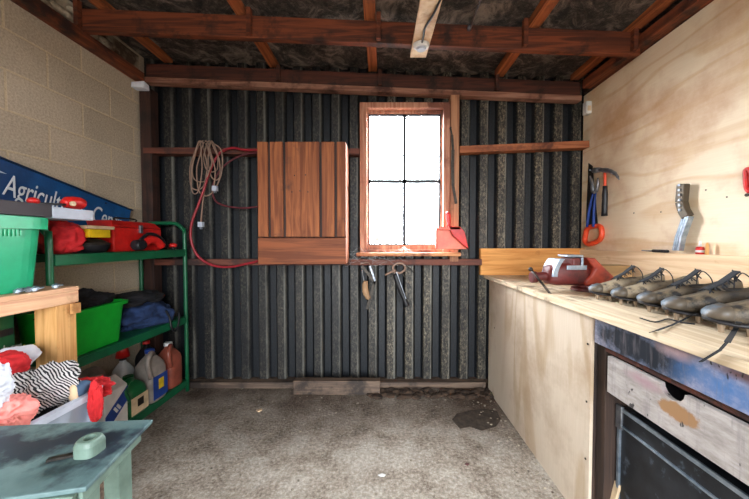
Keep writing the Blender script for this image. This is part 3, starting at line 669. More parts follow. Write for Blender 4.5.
MB().box(0.90, 0.96, 0.2, 1.20, 0.795, 0.818).build('rail', M['beam_dark'], wb, bevel=0.002)
fm = drawer_mat('stained white fascia', '#8c8a9c', '#b0a8b4', [((1.02, 0.87), (0.26, 0.09), '#5c7ca4', 0.9), ((1.03, 0.868), (0.33, 0.085), '#0c131d', 0.6), ((0.76, 0.86), (0.17, 0.07), '#44699a', 0.9), ((0.90, 0.91), (0.08, 0.03), '#9c8488', 0.9), ((0.72, 0.91), (0.10, 0.02), '#6c5458', 0.9)], None, None)
MB().box(0.880, 0.900, 0.15, 1.235, 0.82, BZ-0.032).build('fascia_board', fm, wb, bevel=0.002, origin=None)
# the drawer with its half-round finger notch
DX = 0.884; dy0, dy1, dzb, dzt = 0.15, 1.165, 0.648, 0.79
pts = [(DX, dy0, dzb), (DX, dy1, dzb), (DX, dy1, dzt)]
for k in range(9):
    t = math.pi*k/8; pts.append((DX, 0.905 + 0.04*math.cos(t), dzt - 0.036*math.sin(t)))
pts += [(DX, dy0, dzt)]
dm = drawer_mat('peeling white drawer paint', '#8c847e', '#b0a8a4', [((0.885, 0.727), (0.07, 0.028), '#94704e', 0.2), ((1.0, 0.765), (0.09, 0.025), '#9c8084', 0.8), ((0.62, 0.66), (0.10, 0.03), '#a87c54', 0.15)], None, None)
dw = MB().prism(pts, (0.018, 0, 0)).build('drawer', dm, wb, bevel=0.001)
b = MB(); b.box(DX+0.019, 1.5, 0.18, 0.192, dzb+0.01, dzt-0.01); b.box(DX+0.019, 1.5, 1.12, 1.132, dzb+0.01, dzt-0.045); b.box(DX+0.019, 1.5, 0.192, 1.12, dzb+0.01, dzb+0.018); b.build('drawer_box', M['dark_wood'], dw)
MB().box(1.0, 1.012, 0.21, 1.1, dzb+0.02, dzt-0.002).build('divider', M['black'], dw)
ust = MB().box(P(481, 270, Y=2.49).x, XR-0.002, 2.50, 2.545, BZ, 1.178).build('backboard', M['upstand'], wb, bevel=0.002)
MB().box(XR-0.047, XR-0.001, 0.1, 2.50, BZ, 1.170).build('wall_rail', M['upstand_y'], wb, bevel=0.002)
# trunk under the bench
tk = thing('tin_trunk', 'scuffed black tin trunk with metal edging standing under the workbench', 'trunk', (1.25, 0.75, 0))
b = MB(); b.box(0.955, 1.5, 0.3, 1.185, 0, 0.50); b.build('trunk_body', M['trunk'], tk, bevel=0.006)
b = MB(); b.box(0.950, 1.505, 0.295, 1.190, 0.505, 0.575); b.build('lid', M['trunk'], tk, bevel=0.008)
b = MB(); b.box(0.944, 0.952, 0.293, 1.192, 0.566, 0.580); b.box(0.944, 0.952, 0.293, 1.192, 0.503, 0.510); b.box(0.946, 0.957, 1.178, 1.19, 0, 0.5); b.build('metal_edging', M['zinc'], tk, bevel=0.001)
MB().box(0.942, 0.955, 1.165, 1.195, 0.49, 0.585).build('corner_cap', M['steel'], tk, bevel=0.003)
tag(MB().bar((0.93, 1.205, 0.14), (0.955, 1.20, 0.26), 0.05, 0.012, (1, 0, 0)).build('wood_scrap', M['cream'], bevel=0.003), 'small pale scrap of wood in the dark gap beside the tin trunk', 'scrap')

# ------------------------------------------------------------------ vise
vs = thing('bench_vise', 'red cast iron bench vise with silver jaws bolted on the workbench', 'vise', (1.15, 1.72, BZ))
Yv = 1.72
def V(u, v, y=Yv): return P(u, v, Y=y)
b = MB(); b.cyl((1.18, Yv, BZ), (1.18, Yv, BZ+0.02), 0.085, 0.08, 28); b.cyl((1.18, Yv, BZ+0.02), (1.18, Yv, BZ+0.05), 0.062, 0.055, 28); b.build('base', M['red_dark'], vs, bevel=0.004)
b = MB()   # fixed body: flared orange red back jaw
pr = [(1.13, BZ+0.035), (1.22, BZ+0.03), (1.27, BZ+0.045), (1.29, BZ+0.085), (1.25, BZ+0.12), (1.18, BZ+0.19), (1.125, BZ+0.195), (1.175, BZ+0.13), (1.15, BZ+0.09), (1.12, BZ+0.06)]
b.prism([(x, Yv-0.065, z) for x, z in pr], (0, 0.13, 0)); b.build('fixed_body', M['red_paint'], vs, bevel=0.012, seg=3)
b = MB(); rings = []
for x, r_, cz in ((0.935, 0.03, 0.09), (0.945, 0.052, 0.092), (0.985, 0.062, 0.095), (1.06, 0.064, 0.098), (1.13, 0.060, 0.092), (1.17, 0.05, 0.08)):
    rings.append([(x, Yv + r_*0.95*math.copysign(abs(math.cos(t))**0.6, math.cos(t)), BZ+cz + r_*math.copysign(abs(math.sin(t))**0.6, math.sin(t))) for t in [2*math.pi*k/24 for k in range(24)]])
b.loft(rings); b.build('moving_jaw', M['red_dark'], vs, smooth=True)
MB().box(1.055, 1.10, Yv-0.062, Yv+0.062, BZ+0.13, BZ+0.19).build('jaw_block', M['red_dark'], vs, bevel=0.008)
MB().box(1.10, 1.112, Yv-0.066, Yv+0.066, BZ+0.14, BZ+0.194).build('jaw_plate', M['zinc'], vs, bevel=0.002)
MB().box(1.030, 1.125, Yv-0.045, Yv+0.045, BZ+0.195, BZ+0.206).build('top_plate', M['zinc'], vs, bevel=0.003)
MB().box(1.02, 1.13, Yv-0.067, Yv-0.06, BZ+0.125, BZ+0.15).build('side_plate', M['zinc'], vs, bevel=0.002)
MB().loft([[(x0_ + 0.02*math.sin(t), Yv - 0.06 + 0.0*k, BZ+0.085 + 0.1*k/8) for t in (0,)] + [(x0_+0.028, Yv-0.06, BZ+0.085+0.1*k/8), (x0_+0.028, Yv+0.06, BZ+0.085+0.1*k/8), (x0_, Yv+0.06, BZ+0.085+0.1*k/8)] for k in range(9) for x0_ in (0.945 + 0.04*(k/8)**2,)]).build('curved_plate', M['zinc'], vs, bevel=0.002)
b = MB(); b.cyl((0.868, Yv, BZ+0.078), (0.95, Yv, BZ+0.085), 0.024, 0.026, 18); b.cyl((0.855, Yv, BZ+0.077), (0.885, Yv, BZ+0.078), 0.032, 0.032, 18); b.build('screw_head', M['red_dark'], vs, bevel=0.003)
h0 = Vector((0.87, Yv-0.03, BZ+0.085)); h1 = P(556, 301, Y=1.60)
b = MB(); d = (h1-h0).normalized(); b.cyl(h0-d*0.05, h1, 0.0065, None, 10); b.ico(h1, (0.014,)*3, 2); b.ico(h0-d*0.05, (0.013,)*3, 2); b.build('handle', M['dark_steel'], vs, smooth=True)
c = P(612, 270, Y=1.98)
tag(MB().box(1.40, 1.625, 1.93, 2.05, BZ, BZ+0.125).build('timber_block', M['box_wood'], bevel=0.003), 'brown timber block standing on the workbench behind the vise', 'timber block')

# ------------------------------------------------------------------ boots
def make_boot(label, up, L=0.29):
    t = thing('football_boot', label, 'shoe', (0, 0, 0), 'old football boots on the workbench')
    ZS = 1.3
    S_ = [0, .025, .08, .16, .25, .34, .42, .52, .63, .75, .86, .94, .985, 1.0]
    W_ = [.014, .026, .032, .035, .035, .034, .035, .039, .043, .045, .040, .030, .018, .006]
    T_ = [.085, .125, .142, .130, .116, .114, .118, .108, .090, .074, .062, .053, .044, .032]
    B_ = [.032, .029, .028, .028, .029, .030, .030, .028, .027, .027, .028, .030, .034, .037]
    T_ = [v_*(1.0 + 0.22*max(0, 0.6-s_)) + 0.008 for v_, s_ in zip(T_, S_)]
    n = 20; rings = []
    for s, w_, h_, b0 in zip(S_, W_, T_, B_):
        ring = []; open_ = 0.05 < s < 0.44
        for k in range(n):
            a = -math.pi/2 + 2*math.pi*k/n; ca, sa = math.cos(a), math.sin(a)
            zf = (math.copysign(abs(sa)**0.75, sa)+1)/2
            nar = 1 - (0.38 if s < 0.5 else 0.38*max(0, (0.8-s)/0.3))*zf**1.5
            y = w_*math.copysign(abs(ca)**0.7, ca)*nar; z = b0 + (h_-b0)*zf
            if open_ and sa > 0.75:
                y *= 0.75; z = 0.045 + 0.01*(1-sa)
            y += 0.012*math.sin(s*math.pi)*0.6
            ring.append(Vector((s*L, y, z)))
        rings.append(ring)
    b = MB().loft(rings); 
    for v in b.bm.verts: v.co += noise.noise_vector(v.co*28)*0.0035
    b.build('upper', up, t, smooth=True, sub=1)
    b = MB(); rings = []
    for s, w_, b0 in zip(S_, W_, B_):
        ring = []
        for k in range(12):
            a = 2*math.pi*k/12; y = (w_+0.003)*math.copysign(abs(math.cos(a))**0.5, math.cos(a)); z = b0 - 0.001 + 0.006*math.copysign(abs(math.sin(a))**0.5, math.sin(a))
            ring.append(Vector((s*L, y + 0.012*math.sin(s*math.pi)*0.6, z)))
        rings.append(ring)
    b.loft(rings).build('sole', M['sole'], t, smooth=True)
    for s, y in ((0.07, 0.02), (0.07, -0.018), (0.2, 0.022), (0.2, -0.02), (0.62, 0.032), (0.62, -0.022), (0.76, 0.036), (0.76, -0.024), (0.9, 0.012)):
        MB().cyl((s*L, y, 0.0), (s*L, y, 0.028), 0.0055, 0.009, 10).build('boot_stud', M['stud_boot'], t, smooth=False)
    # toe cap patch, tongue and laces
    b = MB(); rings = []
    for s, w_, h_, b0 in list(zip(S_, W_, T_, B_))[10:]:
        rings.append([Vector((s*L + 0.0025, (w_+0.002)*math.copysign(abs(math.cos(a))**0.7, math.cos(a))*1.0*(1 - 0.0) + 0.012*math.sin(s*math.pi)*0.6, b0 + 0.002 + (h_+0.0018-b0)*1.0*(math.copysign(abs(math.sin(a))**0.75, math.sin(a))+1)/2)) for a in [2*math.pi*k/16 for k in range(16)]])
    b.loft(rings).build('toe_cap', M['boot_blue'], t, smooth=True)
    b = MB(); b.bar((0.155, 0.004, 0.122), (0.118, 0.004, 0.158), 0.028, 0.005); b.bar((0.19, 0.004, 0.100), (0.155, 0.004, 0.122), 0.030, 0.005); b.build('tongue', M['lace'], t, bevel=0.002)
    b = MB()
    for i in range(5):
        x = 0.125 + i*0.0145; z = 0.136 - i*0.0095; sgn = 1 if i % 2 else -1
        b.tube([(x, -0.023, z-0.006), (x+0.004*sgn, 0.004, z+0.006), (x+0.010, 0.030, z-0.006)], 0.0020, 6, 3)
        b.tube([(x+0.010, -0.023, z-0.008), (x+0.004, 0.004, z+0.005), (x, 0.030, z-0.006)], 0.0020, 6, 3)
    b.tube([(0.122, 0.004, 0.128), (0.11, -0.03, 0.158), (0.095, -0.048, 0.135), (0.10, -0.04, 0.09), (0.11, -0.034, 0.07)], 0.0018, 6, 5)
    b.tube([(0.122, 0.004, 0.128), (0.125, 0.035, 0.155), (0.11, 0.052, 0.13), (0.105, 0.048, 0.09), (0.115, 0.036, 0.06)], 0.0018, 6, 5)
    b.build('laces', M['lace'], t, smooth=True)
    return t
bt = make_boot('farthest old brown football boot in the row, its toe beside the red vise', M['leather2'])
bt2 = make_boot('old scuffed brown football boot with a blue-grey toe, third from the vise', M['leather'])
spots = [(bt, 1.025, 1.48, 166, 1.06, None), (bt, 1.045, 1.36, 163, 1.06, 'pale-toed football boot with looped dark laces, second from the vise'),
         (bt2, 1.05, 1.225, 162, 1.1, None), (bt2, 1.035, 1.10, 160, 1.15, 'brown football boot with blue-grey toe and pale tongue, second nearest on the bench'),
         (bt2, 1.03, 0.955, 158, 1.2, 'nearest and largest brown football boot, black laces trailing over the bench edge'),
         (bt, 1.27, 0.79, 160, 1.1, 'football boot at the right frame edge, partly behind the nearest boot')]
used = set()
for src, tx, ty, ang, sc_, lab in spots:
    o = src if src.name not in used else copy_tree(src); used.add(src.name)
    a = R(ang); o.rotation_euler = (0, 0, a); o.scale = (sc_,)*3
    o.location = (tx - math.cos(a)*0.29*sc_, ty - math.sin(a)*0.29*sc_, BZ)
    if lab: o['label'] = lab
b = MB()
def ribbon(b, pts, wd=0.009, th=0.002, up=(0, 0, 1)):
    for p, q_ in zip(pts, pts[1:]): b.bar(p, Vector(q_) + (Vector(q_)-Vector(p))*0.08, wd, th, up)
l1 = MB(); ribbon(l1, [P(697, 314, Y=0.99), P(687, 318, Z=BZ+0.004), P(672, 325, Z=BZ+0.003), P(658, 330, X=0.862), P(650, 332.5, X=0.855)], 0.006); l1.build('trailing_lace', M['lace'], None)
tag(bpy.data.objects['trailing_lace'], 'short flat black bootlace lying on the bench edge under the nearest boot toe', 'lace')
l2 = MB(); ribbon(l2, [P(739, 322, Y=0.86), P(735, 330, Z=BZ+0.006), P(728, 341, X=0.856), P(720, 350, X=0.853), P(702, 361, X=0.85)], 0.011, 0.002); o = l2.build('trailing_lace', M['lace'], None)
tag(o, 'long flat black bootlace hanging over the painted fascia board', 'lace')
l3 = MB(); l3.tube([P(640, 318, Z=BZ+0.003), P(655, 322, Z=BZ+0.003), P(668, 319, Z=BZ+0.003), P(680, 322, Z=BZ+0.003), P(695, 324, Z=BZ+0.003)], 0.0025, 6, 5)
tag(l3.build('trailing_lace', M['lace'], smooth=True), 'thin dark bootlace lying on the worktop under the middle boots', 'lace')

# ------------------------------------------------------------------ tools on the plywood wall
WX = XR
def W(u, v, off=0.0): return P(u, v, X=WX-off)
sw = thing('hand_saw', 'hand saw with orange handle hanging upside down by the plywood wall corner', 'saw', W(592, 244))
o_ = 0.018
MB().prism([W(588.5, 163, o_), W(592.5, 166, o_), W(598, 228, o_), W(585.5, 230, o_)], (0.002, 0, 0)).build('blade', M['dark_steel'], sw)
b = MB(); loop = [W(588, 228, 0.02), W(597, 226, 0.02), W(601, 228, 0.02), W(601.5, 236, 0.02), W(598, 241, 0.02), W(589, 244, 0.02), W(585, 241, 0.02), W(585.5, 235, 0.02)]
b.tube(loop, 0.019, 10, 5, closed=True); b.build('handle', M['orange'], sw, smooth=True)
MB().cyl(W(590, 170, 0.03), W(590, 170, 0.0), 0.004, None, 8).build('nail', M['steel'], sw)
hm = thing('claw_hammer', 'claw hammer with black and orange handle hanging on the plywood wall', 'hammer', W(605, 217))
o_ = 0.05; hd = [W(594, 170.5, o_), W(600, 170, o_), W(606, 170.5, o_), W(611, 171.5, o_), W(616, 174.5, o_), W(619, 179.5, o_)]
b = MB(); b.cyl(hd[0], hd[1], 0.021, 0.019, 14); b.tube(hd[1:], [0.015, 0.019, 0.016, 0.013, 0.009, 0.005], 10, 4); b.build('head', M['steel'], hm, smooth=True)
b = MB(); b.tube([W(605, 171, o_), W(605, 184, o_), W(604.8, 195, o_)], 0.0095, 10, 3); b.build('shaft', M['orange'], hm, smooth=True)
b = MB(); b.tube([W(605, 186, o_+0.001), W(604.8, 200, o_+0.001), W(604.3, 216, o_+0.001)], [0.015, 0.019, 0.018, 0.019, 0.019, 0.021], 10, 3); b.build('grip', M['black'], hm, smooth=True)
b = MB(); b.cyl(W(600, 174, 0.07), W(600, 174, 0), 0.003, None, 8); b.cyl(W(611, 176, 0.07), W(611, 176, 0), 0.003, None, 8); b.build('nails', M['steel'], hm)
pl = thing('pliers', 'long pliers with blue handles hanging beside the saw', 'pliers', W(592, 228))
o_ = 0.04; b = MB(); b.tube([W(590, 176, o_), W(592, 183, o_), W(593, 192, o_)], [0.006, 0.012, 0.015, 0.012], 8, 3); b.tube([W(598, 178, o_), W(598, 184, o_), W(596, 192, o_)], [0.006, 0.01, 0.012, 0.012], 8, 3); b.cyl(W(594.5, 192, o_+0.012), W(594.5, 192, o_-0.012), 0.014, None, 14); b.build('jaws', M['steel'], pl, smooth=True)
for a_, c_ in (((593, 193), (587, 227)), ((595.5, 193), (593.5, 227))):
    m_ = ((a_[0]+c_[0])/2 - 0.6, (a_[1]+c_[1])/2); MB().tube([W(*a_, o_), W(*m_, o_), W(*c_, o_)], [0.007, 0.010, 0.011, 0.009], 8, 3).build('handle', M['blue'], pl, smooth=True)
MB().cyl(W(594, 186, 0.05), W(594, 186, 0), 0.003, None, 8).build('nail', M['steel'], pl)
# slotted steel bracket standing on the rail
bk_ = thing('steel_bracket', 'cranked galvanised steel bracket leaning on the plywood wall rail', 'bracket', (XR-0.03, 1.7, 1.17))
pathz = [(678.5, 250.5), (681, 238), (686, 224), (688.5, 217), (684.5, 210), (682.5, 202), (684, 185)]
ctr = [P(u, v, X=XR-0.03) for u, v in pathz]
for k, off in enumerate((-0.018, 0.0, 0.018)):
    b = MB()
    for p, q_ in zip(ctr[:4], ctr[1:4]):
        p_ = p + Vector((-0.004*k, -off, 0)); r_ = q_ + Vector((-0.004*k, -off, 0)); b.bar(p_, r_ + (r_-p_)*0.04, 0.03, 0.010, (0, 1, 0))
    b.build('channel', M['zinc'], bk_, bevel=0.001)
b = MB()
for p, q_ in zip(ctr[3:], ctr[4:]): b.bar(p+Vector((-0.004, 0, 0)), q_ + (q_-p)*0.05+Vector((-0.004, 0, 0)), 0.036, 0.042, (0, 1, 0))
b.build('top_plates', flat('bronze steel', '#544a3e', 0.4, metal=0.5), bk_, bevel=0.003)
b = MB()
for i in range(6):
    p = ctr[4].lerp(ctr[6], i/5.0); b.cyl(p + Vector((-0.03, 0, 0)), p + Vector((-0.018, 0, 0)), 0.007, None, 8)
b.build('slot_bolts', M['steel'], bk_)
c = P(700, 251, X=XR-0.025)
gt = thing('glue_tube', 'small red and white tube standing on the wall rail beside the steel bracket', 'tube', (c.x, c.y, 1.170))
MB().lathe((c.x, c.y, 1.170), [(0.016, 0), (0.018, 0.004), (0.018, 0.03), (0.014, 0.04)], 16).build('tube_body', M['red'], gt, smooth=True)
MB().lathe((c.x, c.y, 1.211), [(0.008, 0), (0.007, 0.012), (0.004, 0.03)], 12).build('nozzle', M['white'], gt, smooth=True)
MB().lathe((c.x, c.y, 1.180), [(0.0185, 0), (0.0185, 0.012)], 16).build('tube_label', M['white'], gt, smooth=True)
c = P(707, 251, X=XR-0.03)
tag(MB().lathe((c.x, c.y, 1.170), [(0.008, 0), (0.0085, 0.004), (0.006, 0.05), (0.003, 0.062)], 14).build('shadow_peg', M['pine_z'], smooth=True), 'small orange-brown peg standing in for the shadow beside the red tube', 'peg')  # peg added where the tube's orange shadow falls on the wall
c0, c1 = P(642, 249.5, X=XR-0.03), P(668, 250, X=XR-0.03)
ch = thing('chisel', 'dark chisel lying along the wall rail left of the steel bracket', 'chisel', (c0.x, c0.y, 1.172))
MB().cyl((c0.x, c0.y, 1.179), (c0.x, c0.lerp(c1, .45).y, 1.179), 0.004, None, 8).build('blade', M['steel'], ch); MB().cyl((c0.x, c0.lerp(c1, .45).y, 1.18), (c0.x, c1.y, 1.18), 0.009, 0.008, 12).build('handle', M['black'], ch, smooth=True)
rt = thing('red_clamp', 'red plastic handled clamp on the plywood wall at the right frame edge', 'clamp', W(748, 180))
b = MB(); b.tube([W(746, 170, 0.015), W(745.5, 178, 0.015), W(747, 189, 0.015), W(751, 191, 0.015), W(752, 180, 0.015), W(750, 170, 0.015)], 0.009, 8, 4, closed=True); b.build('frame', M['red'], rt, smooth=True)
MB().cyl(W(747, 195, 0.02), W(747, 195, 0.0), 0.008, None, 10).build('knob', M['dark_steel'], rt)
for u, v in ((678, 188), (706, 190), (727, 197), (661, 212), (634, 213)):
    c = W(u, v); MB().cyl((WX-0.002, c.y, c.z), (WX+0.001, c.y, c.z), 0.004, None, 8).build('nail_head', M['dark_steel'], bpy.data.objects['wall_right_plywood'])

# ------------------------------------------------------------------ green rack
rk = thing('green_steel_rack', 'green steel shelf rack standing against the concrete block wall', 'rack', (-1.79, 1.95, 0))
RX0, RX1, RY0, RY1 = -1.975, -1.615, 1.452, 2.45
for y, ztop in ((RY0, 1.33), (RY1, 1.385)):
    b = MB(); r_ = 0.10
    pts = [(RX0, y, 0.0), (RX0, y, ztop-r_), (RX0+r_*0.3, y, ztop-r_*0.3), (RX0+r_, y, ztop), (RX1-r_, y, ztop), (RX1-r_*0.3, y, ztop-r_*0.3), (RX1, y, ztop-r_), (RX1, y, 0.0)]
    pts = [(RX0, y, 0.0), (RX0, y, 0.6), (RX0, y, ztop-r_)] + [(RX0+r_-r_*math.cos(t), y, ztop-r_+r_*math.sin(t)) for t in (0.4, 0.8, 1.2, math.pi/2)] + [(RX1-r_+r_*math.sin(t), y, ztop-r_+r_*math.cos(t)) for t in (0, 0.4, 0.8, 1.2)] + [(RX1, y, ztop-r_), (RX1, y, 0.6), (RX1, y, 0.0)]
    b.tube(pts, 0.0145, 12, 2)
    b.build('end_frame', M['green_frame'], rk, smooth=True)
for z in (1.172, 0.625, 0.105):
    b = MB(); b.box(RX0, RX1+0.012, RY0+0.016, RY1-0.016, z-0.008, z); b.box(RX1, RX1+0.014, RY0+0.016, RY1-0.016, z-0.055, z-0.008); b.box(RX0, RX0+0.012, RY0+0.016, RY1-0.016, z-0.055, z-0.008)
    b.box(RX0+0.012, RX1, RY1-0.03, RY1-0.016, z-0.055, z-0.008)
    b.build('shelf', M['green_frame'], rk, bevel=0.002)
ZT, ZM, ZB = 1.172, 0.625, 0.105

# sign leaning on the block wall, resting on the rack's top shelf things
sg = thing('sign_board', 'long blue sign board with white lettering sloping across the block wall behind the rack', 'sign', (-1.97, 1.9, 1.2))
tl, tr_ = P(0, 158.1, X=-1.955), P(129, 209.5, X=-1.955)
d = (tr_-tl).normalized(); dn = Vector((0, -d.z, d.y)) * -1      # along the sign, and downwards across it
if dn.z > 0: dn = -dn
A = tl - d*0.75; Bp = tr_ + d*0.02; hgt = 0.235
MB().prism([A, Bp, Bp+dn*hgt, A+dn*hgt], (-0.02, 0, 0)).build('board', M['sign_blue'], sg, bevel=0.002)
b = MB(); b.bar(A + Vector((0.003, 0, 0)), Bp + Vector((0.003, 0, 0)), 0.03, 0.006, d.cross(Vector((1, 0, 0)))); b.build('top_edge', flat('dark blue edge', '#0c2a4c', 0.5), sg)
tx0 = P(1.5, 194, X=-1.95)
def signM(origin):
    m = Matrix((( *d,), (*(-dn),), (*(d.cross(-dn)),))).transposed().to_4x4(); m.translation = origin; return m
ob = tx0 + Vector((0.003, 0, 0))
end1 = P(88, 226, X=-1.95); L1 = (Vector((0, end1.y, end1.z)) - Vector((0, tx0.y, tx0.z))).dot(Vector((0, d.y, d.z)))
text_mesh('lettering', 'Agricultural', 0.165, M['sign_white'], signM(ob), sg, xend=0.405, extrude=0.001)
text_mesh('lettering', 'Centre', 0.165, M['sign_white'], signM(ob + d*0.478), sg, xend=0.27, extrude=0.001)
sw_ = tl + dn*0.06 - d*0.02
MB().prism([sw_ + Vector((0.001, 0, 0)), sw_ + d*0.06 + dn*0.008 + Vector((0.001, 0, 0)), sw_ + dn*0.018 + Vector((0.001, 0, 0))], (0.002, 0, 0)).build('white_mark', M['sign_white'], sg)

for t_ in (0.3, 1.35):
    c = A + d*t_ + dn*0.02
    MB().cyl((-1.999, c.y, c.z), (-1.948, c.y, c.z), 0.004, None, 8).build('nail', M['dark_steel'], sg)
# ------------------------------------------------------------------ top shelf
cloth('red_jacket', (-1.735, 1.595, ZT+0.08), (0.12, 0.085, 0.10), M['red_cloth'], seed=2, fold=0.35, freq=4, floor=ZT+0.001)
tag(bpy.data.objects['red_jacket'], 'crumpled red cloth at the near end of the top rack shelf', 'cloth')
yb = thing('yellow_box', 'yellow box with a cream top wedged between red cloth and red toolbox', 'box', (-1.72, 1.72, ZT+0.07))
MB().box(-1.82, -1.62, 1.66, 1.79, ZT+0.088, ZT+0.135).build('box_body', M['yellow'], yb, bevel=0.003); MB().box(-1.825, -1.612, 1.645, 1.81, ZT+0.136, ZT+0.155).build('lid', M['cream'], yb, bevel=0.003)
pn = thing('round_pan', 'dark round metal pan under the yellow box on the top shelf', 'pan', (-1.71, 1.70, ZT))
MB().lathe((-1.705, 1.735, ZT+0.001), [(0.075, 0), (0.09, 0.02), (0.098, 0.04), (0.1, 0.045), (0.094, 0.045), (0.085, 0.02), (0.07, 0.008)], 32).build('pan_body', M['black'], pn, smooth=True)
MB().lathe((-1.705, 1.735, ZT+0.047), [(0.1, 0), (0.102, 0.006), (0.06, 0.03), (0.02, 0.038)], 32).build('lid', M['dark_steel'], pn, smooth=True)
tb = thing('red_toolbox', 'red metal toolbox at the far end of the top rack shelf', 'toolbox', (-1.8, 2.0, ZT))
MB().box(-1.86, -1.665, 1.86, 2.26, ZT+0.001, ZT+0.155).build('box_body', M['red'], tb, bevel=0.006); MB().prism([(-1.665, 1.855, ZT+0.157), (-1.665, 2.265, ZT+0.157), (-1.70, 2.24, ZT+0.2), (-1.70, 1.88, ZT+0.2)], (-0.16, 0, 0)).build('lid', M['red'], tb, bevel=0.008)
MB().box(-1.665, -1.652, 2.05, 2.075, ZT+0.12, ZT+0.175).build('latch', M['steel'], tb, bevel=0.002)
MB().tube([(-1.76, 1.98, ZT+0.201), (-1.76, 1.98, ZT+0.22), (-1.76, 2.14, ZT+0.22), (-1.76, 2.14, ZT+0.201)], 0.006, 8, 3).build('handle', M['dark_steel'], tb, smooth=True)
gd = thing('angle_grinder', 'red and black power tool lying in front of the red toolbox', 'power tool', (-1.625, 1.98, ZT))
MB().cyl((-1.625, 1.970, ZT+0.04), (-1.625, 2.030, ZT+0.045), 0.034, 0.036, 20).cyl((-1.61, 1.985, ZT+0.04), (-1.59, 1.985, ZT+0.04), 0.034, 0.03, 20).build('motor', M['black'], gd, bevel=0.004)
MB().tube([(-1.625, 2.030, ZT+0.045), (-1.625, 2.090, ZT+0.075), (-1.622, 2.150, ZT+0.07), (-1.62, 2.200, ZT+0.03)], 0.028, 12, 4).build('body', M['red'], gd, smooth=True)
MB().tube([(-1.625, 2.010, ZT+0.07), (-1.625, 2.080, ZT+0.115), (-1.625, 2.160, ZT+0.108), (-1.622, 2.220, ZT+0.07), (-1.62, 2.230, ZT+0.02)], 0.011, 10, 4).build('guard', M['black'], gd, smooth=True)
c = P(173, 244, X=-1.62)
kb = thing('red_valve', 'small red knob on the far end of the top shelf', 'knob', (c.x, c.y, ZT))
MB().lathe((c.x, c.y, ZT+0.001), [(0.012, 0), (0.012, 0.02)], 12).build('stem', M['black'], kb, smooth=True); MB().lathe((c.x, c.y, ZT+0.021), [(0.02, 0), (0.028, 0.006), (0.028, 0.02), (0.015, 0.03)], 16).build('cap', M['red'], kb, smooth=True)
# ------------------------------------------------------------------ middle shelf
def tub(name, label, cx, cy, z, sx, sy, h, mat, taper=0.88, lid=False, ribs=0, rimh=0.02, cat='tub'):
    t = thing(name, label, cat, (cx, cy, z)); e = 0.22; n = 40
    def ring(f, zz, inset=0.0):
        r = []
        for k in range(n):
            a = 2*math.pi*k/n; ca, sa = math.cos(a), math.sin(a)
            r.append(Vector((cx + math.copysign(abs(ca)**e, ca)*(sx/2*f-inset), cy + math.copysign(abs(sa)**e, sa)*(sy/2*f-inset), zz)))
        return r
    MB().loft([ring(taper, z), ring(1.0, z+h), ring(1.0, z+h, 0.004), ring(taper, z+0.004, 0.004)]).build('tub_body', mat, t)
    MB().loft([ring(1.0, z+h-rimh, -0.002), ring(1.0, z+h-rimh, -0.016), ring(1.0, z+h, -0.018), ring(1.0, z+h+0.004, -0.002), ring(1.0, z+h-rimh, -0.0015)], cap=False).build('rim', mat if mat != M['clear'] else M['offwhite'], t)
    return t
tub('green_tub', 'bright green plastic tub on the middle rack shelf', -1.755, 1.70, ZM+0.001, 0.29, 0.36, 0.245, M['green_tub2'])
cloth('black_glove_heap', (-1.755, 1.70, ZM+0.245), (0.115, 0.15, 0.08), M['black_cloth'], seed=4, fold=0.5, freq=7)
tag(bpy.data.objects['black_glove_heap'], 'heap of black crumpled cloth filling the bright green tub', 'cloth')
cloth('navy_bag', (-1.75, 2.165, ZM+0.075), (0.15, 0.22, 0.10), M['navy'], seed=6, fold=0.35, freq=4, floor=ZM+0.001)
tag(bpy.data.objects['navy_bag'], 'navy blue cloth bag lying on the middle rack shelf', 'bag')
cloth('black_jacket', (-1.78, 2.15, ZM+0.20), (0.13, 0.2, 0.05), M['black_cloth'], seed=9, fold=0.35, freq=4, floor=ZM+0.15)
tag(bpy.data.objects['black_jacket'], 'black cloth lying on top of the navy bag', 'cloth')
st = MB().tube([(-1.60, 2.2, ZM+0.10), (-1.585, 2.22, ZM+0.04), (-1.575, 2.22, ZM-0.03), (-1.575, 2.26, ZM-0.07), (-1.575, 2.30, ZM-0.02), (-1.59, 2.33, ZM+0.06)], 0.007, 8, 4).build('bag_strap', M['black'], bpy.data.objects['navy_bag'], smooth=True)
# ------------------------------------------------------------------ bottom shelf
def label_box(x, y0, y1, z0, z1, name, mat, parent): return MB().box(x, x+0.002, y0, y1, z0, z1).build(name, mat, parent)
bx = thing('washing_powder_box', 'white carton with a blue stripe on the bottom rack shelf', 'carton', (-1.66, 1.73, ZB))
MB().prism([(-1.74, 1.690, ZB+0.001), (-1.59, 1.690, ZB+0.001), (-1.59, 1.690, ZB+0.25), (-1.665, 1.690, ZB+0.31), (-1.74, 1.690, ZB+0.25)], (0, 0.155, 0)).build('box_body', M['white'], bx, bevel=0.004)
x = -1.589; MB().prism([(x, 1.692, ZB+0.03), (x, 1.692, ZB+0.12), (x, 1.843, ZB+0.24), (x, 1.843, ZB+0.15)], (0.002, 0, 0)).build('blue_stripe', M['blue'], bx)
MB().box(-1.587, -1.5855, 1.75, 1.765, ZB+0.11, ZB+0.15, rot=(R(35), 0, 0)).box(-1.587, -1.5855, 1.77, 1.785, ZB+0.12, ZB+0.16, rot=(R(35), 0, 0)).build('white_lettering', M['white'], bx)
